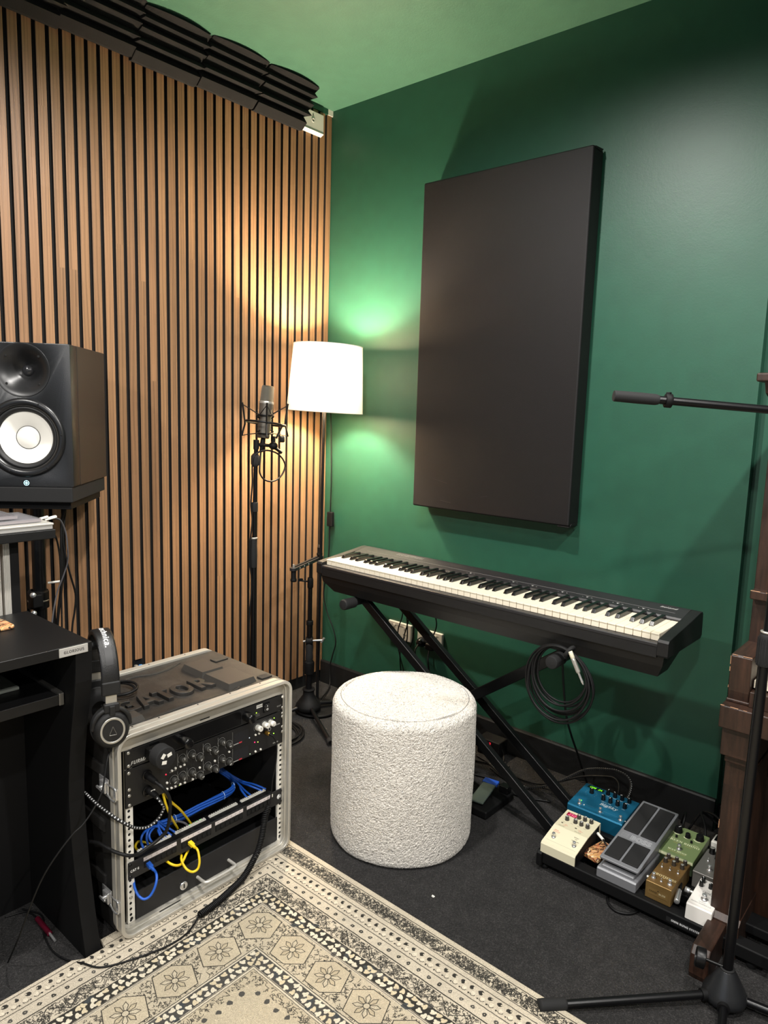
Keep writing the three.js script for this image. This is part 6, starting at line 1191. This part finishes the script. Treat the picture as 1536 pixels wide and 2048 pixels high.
// ---------------------------------------------------------------- boom stand in the foreground at the right
{
  const A = V(1.974, 0, 0.690), T = V(1.982, 1.30, 0.677);
  const t = thing('boom_stand', 'large black boom microphone stand in front of the piano, its boom pointing left', 'mic stand', [1.974, 0, 0.69]);
  const at = (y) => A.clone().lerp(T, y / 1.30);
  part('base', lathe([[0, 0.008], [0.030, 0.008], [0.042, 0.014], [0.0455, 0.022], [0.0450, 0.030], [0.0400, 0.041], [0.0165, 0.084], [0.0125, 0.086]], A, UP, 40), std('#1d1e20', 0.34), t);
  part('base_rim', lathe([[0.0115, 0.083], [0.0150, 0.083], [0.0155, 0.086], [0.0150, 0.0885], [0.0115, 0.0885]], A, UP, 28), M.rubber, t);
  part('pole', rod(at(0.06), at(0.80), 0.0108, 24), M.tubeMetal, t);
  part('upper_pole', rod(at(0.78), at(1.29), 0.0085, 20), M.tubeMetal, t);
  const cl = at(0.772), d = T.clone().sub(A).normalize();
  const clutch = part('clutch', lathe([[0.0108, 0], [0.0150, 0.002], [0.0158, 0.03], [0.0152, 0.062], [0.0120, 0.070], [0.0085, 0.071]], cl, d, 28), M.rubber, t);
  for (let i = 0; i < 16; i++) { const a = i / 16 * 2 * PI; part('grip_rib', rod(V(cl.x + 0.0156 * Math.cos(a), cl.y + 0.006, cl.z + 0.0156 * Math.sin(a)), V(cl.x + 0.0156 * Math.cos(a), cl.y + 0.060, cl.z + 0.0156 * Math.sin(a)), 0.0011, 5), M.rubber, clutch); }
  part('clutch_ring', lathe([[0.0086, 0.070], [0.0132, 0.070], [0.0132, 0.074], [0.0086, 0.0745]], cl, d, 28), M.nickel, t);
  // legs
  for (const e of [V(1.687, 0.013, 0.985), V(2.30, 0.013, 0.62), V(2.06, 0.013, 1.07)]) {
    const s = V(A.x, 0.026, A.z).lerp(e, 0.09), l = part('leg', rod(s, e, 0.0088, 18), M.tubeMetal, t);
    part('rubber_foot', lathe([[0, 0], [0.0138, 0.001], [0.0142, 0.010], [0.0136, 0.058], [0.0092, 0.063]], e.clone().addScaledVector(s.clone().sub(e).normalize(), -0.006), s.clone().sub(e), 20), M.rubber, l);
    part('leg_socket', rod(V(A.x, 0.026, A.z).lerp(e, 0.05), V(A.x, 0.026, A.z).lerp(e, 0.13), 0.0125, 16), M.blackMatte, l);
  }
  part('lock_knob', [rod(V(1.965, 0.088, 0.694), V(1.925, 0.093, 0.706), 0.0035, 8), lathe([[0.019, 0], [0.0215, 0.002], [0.0215, 0.018], [0.019, 0.020], [0.0175, 0.020], [0.0175, 0.0], [0.019, 0]], V(1.932, 0.092, 0.704), V(-0.95, 0.1, 0.28), 20), box(1.918, 1.930, 0.0905, 0.0945, 0.688, 0.722, 0.001)], M.blackMetal, t);
  // boom: the tail with its rubber sleeve points to the left
  const J = V(1.985, 1.288, 0.672), E = V(1.711, 1.309, 0.900), bd = E.clone().sub(J).normalize(), B = (k) => J.clone().addScaledVector(bd, k);
  part('boom_tube', rod(B(-0.40), B(0.33), 0.0080, 20), M.tubeMetal, t);
  part('counterweight_sleeve', lathe([[0, 0], [0.0100, 0], [0.0108, 0.002], [0.0112, 0.05], [0.0108, 0.082], [0.0092, 0.088]], E, bd.clone().negate(), 28), M.rubber, t, 'ribbed black rubber sleeve');
  part('boom_collar', [lathe([[0.008, 0], [0.0138, 0.0005], [0.0138, 0.0115], [0.008, 0.012]], E.clone().addScaledVector(bd, -0.101), bd.clone().negate(), 24), box(-0.004, 0.004, 0.010, 0.0165, -0.005, 0.005, 0.001).translate(...E.clone().addScaledVector(bd, -0.107).toArray())], M.blackMatte, t);
  part('boom_joint', [lathe([[0, -0.026], [0.0165, -0.024], [0.0175, 0], [0.0165, 0.030], [0, 0.032]], J, bd, 24), lathe([[0, -0.02], [0.022, -0.02], [0.023, 0.0], [0.022, 0.02], [0, 0.02]], J.clone().add(V(0, -0.01, 0)), V(0.6, 0, 0.75), 26), rod(V(1.982, 1.25, 0.677), V(1.984, 1.285, 0.674), 0.014, 18)], M.blackMatte, t);
}
// ---------------------------------------------------------------- rug
{
  const N = 2048, S = N / 1.3, R = rng(101);
  const tex = canvasTex(N, N, (c) => {
    const cream = '#cfc3ae', dark = '#26241f', grey = '#4a4843', pale = '#e4d8c0', tan = '#c8b697';
    c.fillStyle = cream; c.fillRect(0, 0, N, N);
    const px = (m) => m * S;
    c.lineCap = 'round';
    const line = (d, w, col = dark, L = 1.3) => { c.strokeStyle = col; c.lineWidth = px(w); c.beginPath(); c.moveTo(0, px(d)); for (let x = 0; x < L; x += 0.006) c.lineTo(px(x), px(d + (R() - 0.5) * 0.0009)); c.stroke(); };
    const scribble = (d0, d1, per, w) => {   // small angular marks
      c.strokeStyle = dark; c.lineWidth = px(w);
      for (let i = 0; i < per * 1.3; i++) {
        let x = R() * 1.3, y = d0 + 0.003 + R() * (d1 - d0 - 0.006); c.beginPath(); c.moveTo(px(x), px(y));
        for (let k = 0; k < 3; k++) { const a = Math.floor(R() * 8) * PI / 4, l = 0.0025 + R() * 0.005; x += l * Math.cos(a); y = Math.max(d0 + 0.002, Math.min(d1 - 0.002, y + l * Math.sin(a))); c.lineTo(px(x), px(y)); }
        c.stroke();
      }
    };
    const blob = (x, y, r, col, k = 7) => { c.fillStyle = col; c.beginPath(); for (let i = 0; i < k; i++) { const a = i / k * 2 * PI, q = r * (0.7 + 0.5 * R()); c[i ? 'lineTo' : 'moveTo'](px(x + q * Math.cos(a)), px(y + q * Math.sin(a))); } c.closePath(); c.fill(); };
    const bands = () => {
      line(0.017, 0.0016);
      for (let x = 0.012; x < 1.3; x += 0.0235) {   // dark flowers over pale petals
        blob(x, 0.0295, 0.0062, dark, 8); blob(x + 0.004, 0.0275, 0.0022, pale, 6);
        c.strokeStyle = dark; c.lineWidth = px(0.0013); c.beginPath(); c.arc(px(x + 0.011), px(0.043), px(0.0062), 0.2, PI - 0.4); c.stroke(); blob(x + 0.011, 0.041, 0.0052, '#e6dac3', 9); blob(x + 0.002, 0.0475, 0.0026, dark, 5);
      }
      line(0.0575, 0.0017);
      for (let x = 0.01; x < 1.3; x += 0.0295) { const g = R() < 0.4 ? grey : '#34332e'; blob(x, 0.0725, 0.0054, g, 8); blob(x, 0.0725, 0.0016, cream, 5); }
      line(0.0885, 0.0026);
      scribble(0.091, 0.132, 1250, 0.0012);
      c.strokeStyle = dark; c.lineWidth = px(0.0016); c.beginPath(); for (let x = 0, k = 0; x < 1.3; x += 0.036, k++) c[k ? 'lineTo' : 'moveTo'](px(x), px(k % 2 ? 0.096 : 0.128)); c.stroke();
      // dark scroll bands
      for (const [d0, d1, bg] of [[0.134, 0.168, dark], [0.282, 0.3165, '#45433f']]) {
        c.fillStyle = bg; c.fillRect(0, px(d0), N, px(d1 - d0)); 
        for (let i = 0; i < 26; i++) { c.fillStyle = R() < 0.5 ? '#3a3f42' : '#57544f'; c.beginPath(); c.ellipse(px(R() * 1.3), px(d0 + R() * (d1 - d0)), px(0.014), px(0.006), R() * 3, 0, 2 * PI); c.fill(); }
        for (let x = 0; x < 1.3; x += 0.0165) for (const row of [0.26, 0.74]) {
          const cx = x + (R() - 0.5) * 0.007 + (row > 0.5 ? 0.008 : 0), cy = d0 + (d1 - d0) * row + (R() - 0.5) * 0.005, a = R() * PI, col = R() < 0.7 ? '#e4d9c2' : '#d8c8a8';
          c.fillStyle = col; c.beginPath(); c.ellipse(px(cx), px(cy), px(0.0078), px(0.0043), a, 0, 2 * PI); c.fill(); c.beginPath(); c.ellipse(px(cx + 0.004 * Math.cos(a + 1.3)), px(cy + 0.004 * Math.sin(a + 1.3)), px(0.0052), px(0.0036), a + 1.1, 0, 2 * PI); c.fill();
        }
      }
      line(0.1335, 0.0018); line(0.1695, 0.0014); line(0.1735, 0.0012, '#54514b');
      // star tiles
      c.fillStyle = '#c6b9a1'; c.fillRect(0, px(0.176), N, px(0.1));
      scribble(0.177, 0.275, 1500, 0.0011);
      const p = 0.1175;
      for (let x = 0.0575 + 0.17, k = 0; x < 1.4; x += p, k++) {
        const y = 0.2255, hx = 0.052, hy = 0.043;
        c.fillStyle = '#c4b69c'; c.strokeStyle = dark; c.lineWidth = px(0.0018); c.beginPath();
        [[-hx, -0.012], [-0.018, -hy], [0.030, -hy], [hx, 0.012], [0.018, hy], [-0.030, hy]].forEach(([a, b], i) => c[i ? 'lineTo' : 'moveTo'](px(x + a), px(y + b))); c.closePath(); c.fill(); c.stroke();
        c.lineWidth = px(0.0013);
        for (let i = 0; i < 8; i++) {
          const a = i * PI / 4 + 0.25, q = (r, b) => [px(x + r * Math.cos(a + b)), px(y + r * Math.sin(a + b))];
          c.fillStyle = i % 2 ? '#cabda4' : '#bfb094'; c.beginPath(); c.moveTo(...q(0.008, -0.3)); c.lineTo(...q(0.022, -0.26)); c.lineTo(...q(0.031, 0)); c.lineTo(...q(0.022, 0.26)); c.lineTo(...q(0.008, 0.3)); c.closePath(); c.fill(); c.stroke();
        }
        c.fillStyle = '#c8bba2'; c.beginPath(); c.arc(px(x), px(y), px(0.0075), 0, 2 * PI); c.fill(); c.stroke();
      }
      line(0.277, 0.0016); line(0.2805, 0.0012, '#e2d6bd'); line(0.3185, 0.0014); line(0.3215, 0.0016, '#ded1b6'); line(0.3245, 0.0010);
      scribble(0.326, 0.352, 420, 0.0010);
      for (let x = 0.2; x < 1.3; x += 0.031) blob(x, 0.362 + 0.004 * Math.sin(x * 90), 0.0068, grey, 7);
    };
    const top = 0.058;
    // field: tan with fine wavy threads and a lobed medallion outline
    c.fillStyle = '#c2b49a'; c.fillRect(px(0.32), px(0.32 + top), N, N);
    c.strokeStyle = '#d6c7aa'; c.lineWidth = px(0.0011);
    for (let i = 0; i < 1500; i++) { const x = 0.33 + R() * 0.97, y = 0.38 + R() * 0.92; c.beginPath(); c.moveTo(px(x), px(y)); c.quadraticCurveTo(px(x + 0.006), px(y - 0.006), px(x + 0.012), px(y + 0.004 * R())); c.stroke(); }
    c.lineWidth = px(0.0022);
    for (const o of [0, 0.014, 0.030]) { c.strokeStyle = o === 0.014 ? '#3f3c36' : dark; c.beginPath(); for (let a = 0; a <= 200; a++) { const t = a / 200 * PI / 2, r = 0.86 - o + 0.03 * Math.cos(t * 12); c[a ? 'lineTo' : 'moveTo'](px(1.3 - r * Math.cos(t)), px(1.3 - (r - 0.02) * Math.sin(t))); } c.stroke(); }
    for (let i = 0; i < 60; i++) { const t = R() * PI / 2, r = 0.79 - R() * 0.5; c.strokeStyle = dark; c.lineWidth = px(0.0012); const x = 1.3 - r * Math.cos(t), y = 1.3 - r * Math.sin(t); c.beginPath(); c.arc(px(x), px(y), px(0.006 + R() * 0.008), R() * 6, R() * 6 + 4); c.stroke(); }
    c.save(); c.beginPath(); c.moveTo(0, px(top)); c.lineTo(px(0.40), px(top + 0.40)); c.lineTo(px(1.3), px(top + 0.40)); c.lineTo(px(1.3), px(top)); c.closePath(); c.clip(); c.translate(0, px(top)); c.fillStyle = cream; c.fillRect(0, 0, N, px(0.325)); bands(); c.restore();
    c.save(); c.beginPath(); c.moveTo(0, px(top)); c.lineTo(px(0.40), px(top + 0.40)); c.lineTo(px(0.40), px(1.3)); c.lineTo(0, px(1.3)); c.closePath(); c.clip(); c.translate(0, px(top)); c.transform(0, 1, 1, 0, 0, 0); c.fillStyle = cream; c.fillRect(0, 0, N, px(0.325)); bands(); c.restore();
    // extra busy strip along the edge by the pouf
    c.fillStyle = '#cdc1ab'; c.fillRect(0, 0, N, px(top)); line(0.0185, 0.0020); scribble(0.021, 0.060, 2100, 0.0012); line(0.061, 0.0016);
    // woven grain
    const im = c.getImageData(0, 0, N, N), q = im.data;
    for (let i = 0; i < N * N; i++) { const k = 0.86 + 0.28 * nFine2[((i / N | 0) & 255) * 256 + (i & 255)] * (0.6 + 0.4 * nMid[((i / N >> 3) & 255) * 256 + ((i & (N - 1)) >> 3 & 255)]); q[i * 4] *= k; q[i * 4 + 1] *= k; q[i * 4 + 2] *= k; }
    c.putImageData(im, 0, 0);
  }, THREE.MirroredRepeatWrapping);
  const pile = dataTex(256, 256, (i) => { const v = 0.6 * nFine2[i] + 0.4 * nFine[i]; return [v, v, v]; }, false, [11, 11]);
  M.rug = new THREE.MeshPhysicalMaterial({ map: tex, roughness: 0.95, bumpMap: pile, bumpScale: 0.003, sheen: 0.15, sheenRoughness: 0.6, sheenColor: new THREE.Color('#fff4e0') });
  const x0 = 0.832, z0 = 0.955, x1 = 3.4, z1 = 3.5;
  let g = ext([[x0 - 0.004, z0], [x1, z0 + 0.006], [x1, z1], [x0, z1], [x0 + 0.006, 1.72], [x0 + 0.004, 1.60], [0.852, 1.577], [0.852, 1.529], [x0 - 0.010, 1.525]], 'y', 0.0008, 0.012, 0.003, 2);
  g = metreUV(g);
  const uv = g.attributes.uv, q = g.attributes.position;
  for (let i = 0; i < uv.count; i++) uv.setXY(i, (q.getX(i) - x0) / 1.3, 1 - (q.getZ(i) - z0) / 1.3);
  const t = thing('rug', 'cream and charcoal patterned rug with a floral border on the carpet, in the foreground', 'rug', [2.1, 0, 2.2]);
  part('pile', g, M.rug, t);
}
// ---------------------------------------------------------------- small things on the floor
{
  const t = thing('sustain_pedal', 'small black sustain pedal with a blue strip, on the carpet right of the pouf', 'pedal', [1.16, 0, 0.36]);
  part('base', box(1.095, 1.205, 0.001, 0.028, 0.285, 0.455, 0.006), M.blackMatte, t);
  part('lever', box(-0.024, 0.024, -0.003, 0.003, -0.065, 0.065, 0.0025).rotateX(0.14).rotateY(0.15).translate(1.145, 0.046, 0.375), std('#66736c', 0.28, { metalness: 0.6 }), t);
  part('blue_strip', box(-0.0255, 0.0255, -0.004, 0.0042, -0.012, 0.012, 0.001).rotateX(0.14).rotateY(0.15).translate(1.1375, 0.0535, 0.325), std('#2459c4', 0.45), t, 'blue strip');
  part('stop', box(1.165, 1.198, 0.028, 0.052, 0.29, 0.32, 0.003), M.blackGloss, t);
  const u = thing('power_supply', 'small black power unit with red digits by the baseboard behind the pouf', 'power supply', [0.97, 0, 0.06]);
  part('housing', box(0.925, 1.02, 0.001, 0.062, 0.022, 0.085, 0.004), M.blackMatte, u);
  part('display', new THREE.PlaneGeometry(0.040, 0.018).rotateX(-0.3).translate(0.968, 0.050, 0.0885), M.disp(128, 56, '79.3', '#120004', '#ff2a3a', 'bold 52px monospace'), u);
  part('cord', tube([[1.018, 0.03, 0.06], [1.04, 0.02, 0.08], [1.05, 0.008, 0.11], [1.01, 0.005, 0.13], [0.95, 0.005, 0.12]], 0.003, 50), M.cable, u);
  for (const [p, r, l] of [[[[0.86, 0.006, 0.22], [0.98, 0.006, 0.25], [1.09, 0.006, 0.23], [1.20, 0.006, 0.26], [1.30, 0.006, 0.22]], 0.0035, 'black cable lying straight on the carpet behind the pouf'], [[[0.70, 0.007, 0.14], [0.80, 0.007, 0.17], [0.95, 0.006, 0.16], [1.08, 0.006, 0.11]], 0.0035, 'black cable on the carpet close to the baseboard behind the pouf']])
    single('instrument_cable', tube(p, r, 60), M.cable, l, 'cable');
  const loops = [], R = rng(83);
  for (let i = 0; i < 5; i++) { const r = 0.085 + 0.010 * i, cx = 0.27 + 0.012 * R(), cz = 0.52 + 0.01 * R(); loops.push(tube(Array.from({ length: 22 }, (_, k) => { const a = k / 22 * 2 * PI; return V(cx + r * Math.cos(a), 0.005 + 0.006 * (i % 3) + 0.002 * Math.sin(a * 3 + i), cz + r * 0.92 * Math.sin(a)); }), 0.0034, 110, 7, true)); }
  single('floor_cable', loops, M.cable, 'black cable coiled on the carpet behind the rack, left of the tripod stand', 'cable');
  single('rack_power_cord', tube([[0.50, 0.28, 1.00], [0.47, 0.25, 0.94], [0.50, 0.17, 0.90], [0.60, 0.08, 0.90], [0.72, 0.02, 0.93], [0.78, 0.006, 0.965]], 0.0034, 70), M.cable, 'black cord hanging in a bow behind the right side of the rack', 'cable');
  single('paper_scrap', ext([[-0.004, -0.003], [0.005, -0.002], [0.004, 0.004], [-0.003, 0.003]], 'y', 0.0015, 0.0045, 0.0008).translate(1.298, 0, 0.853), M.white, 'tiny white scrap on the carpet between pouf and rug', 'scrap');
}
for (const f of [[0.53, 1.02], [0.53, 1.45], [0.80, 1.02], [0.80, 1.45]]) part('rubber_foot', lathe([[0, f[0] > 0.7 ? 0.001 : 0.001], [0.014, 0.001], [0.015, 0.018], [0, 0.018]], V(f[0], 0, f[1]), UP, 16), M.rubber, scene.getObjectByName('rack_case'));

renderer.render(scene, camera);
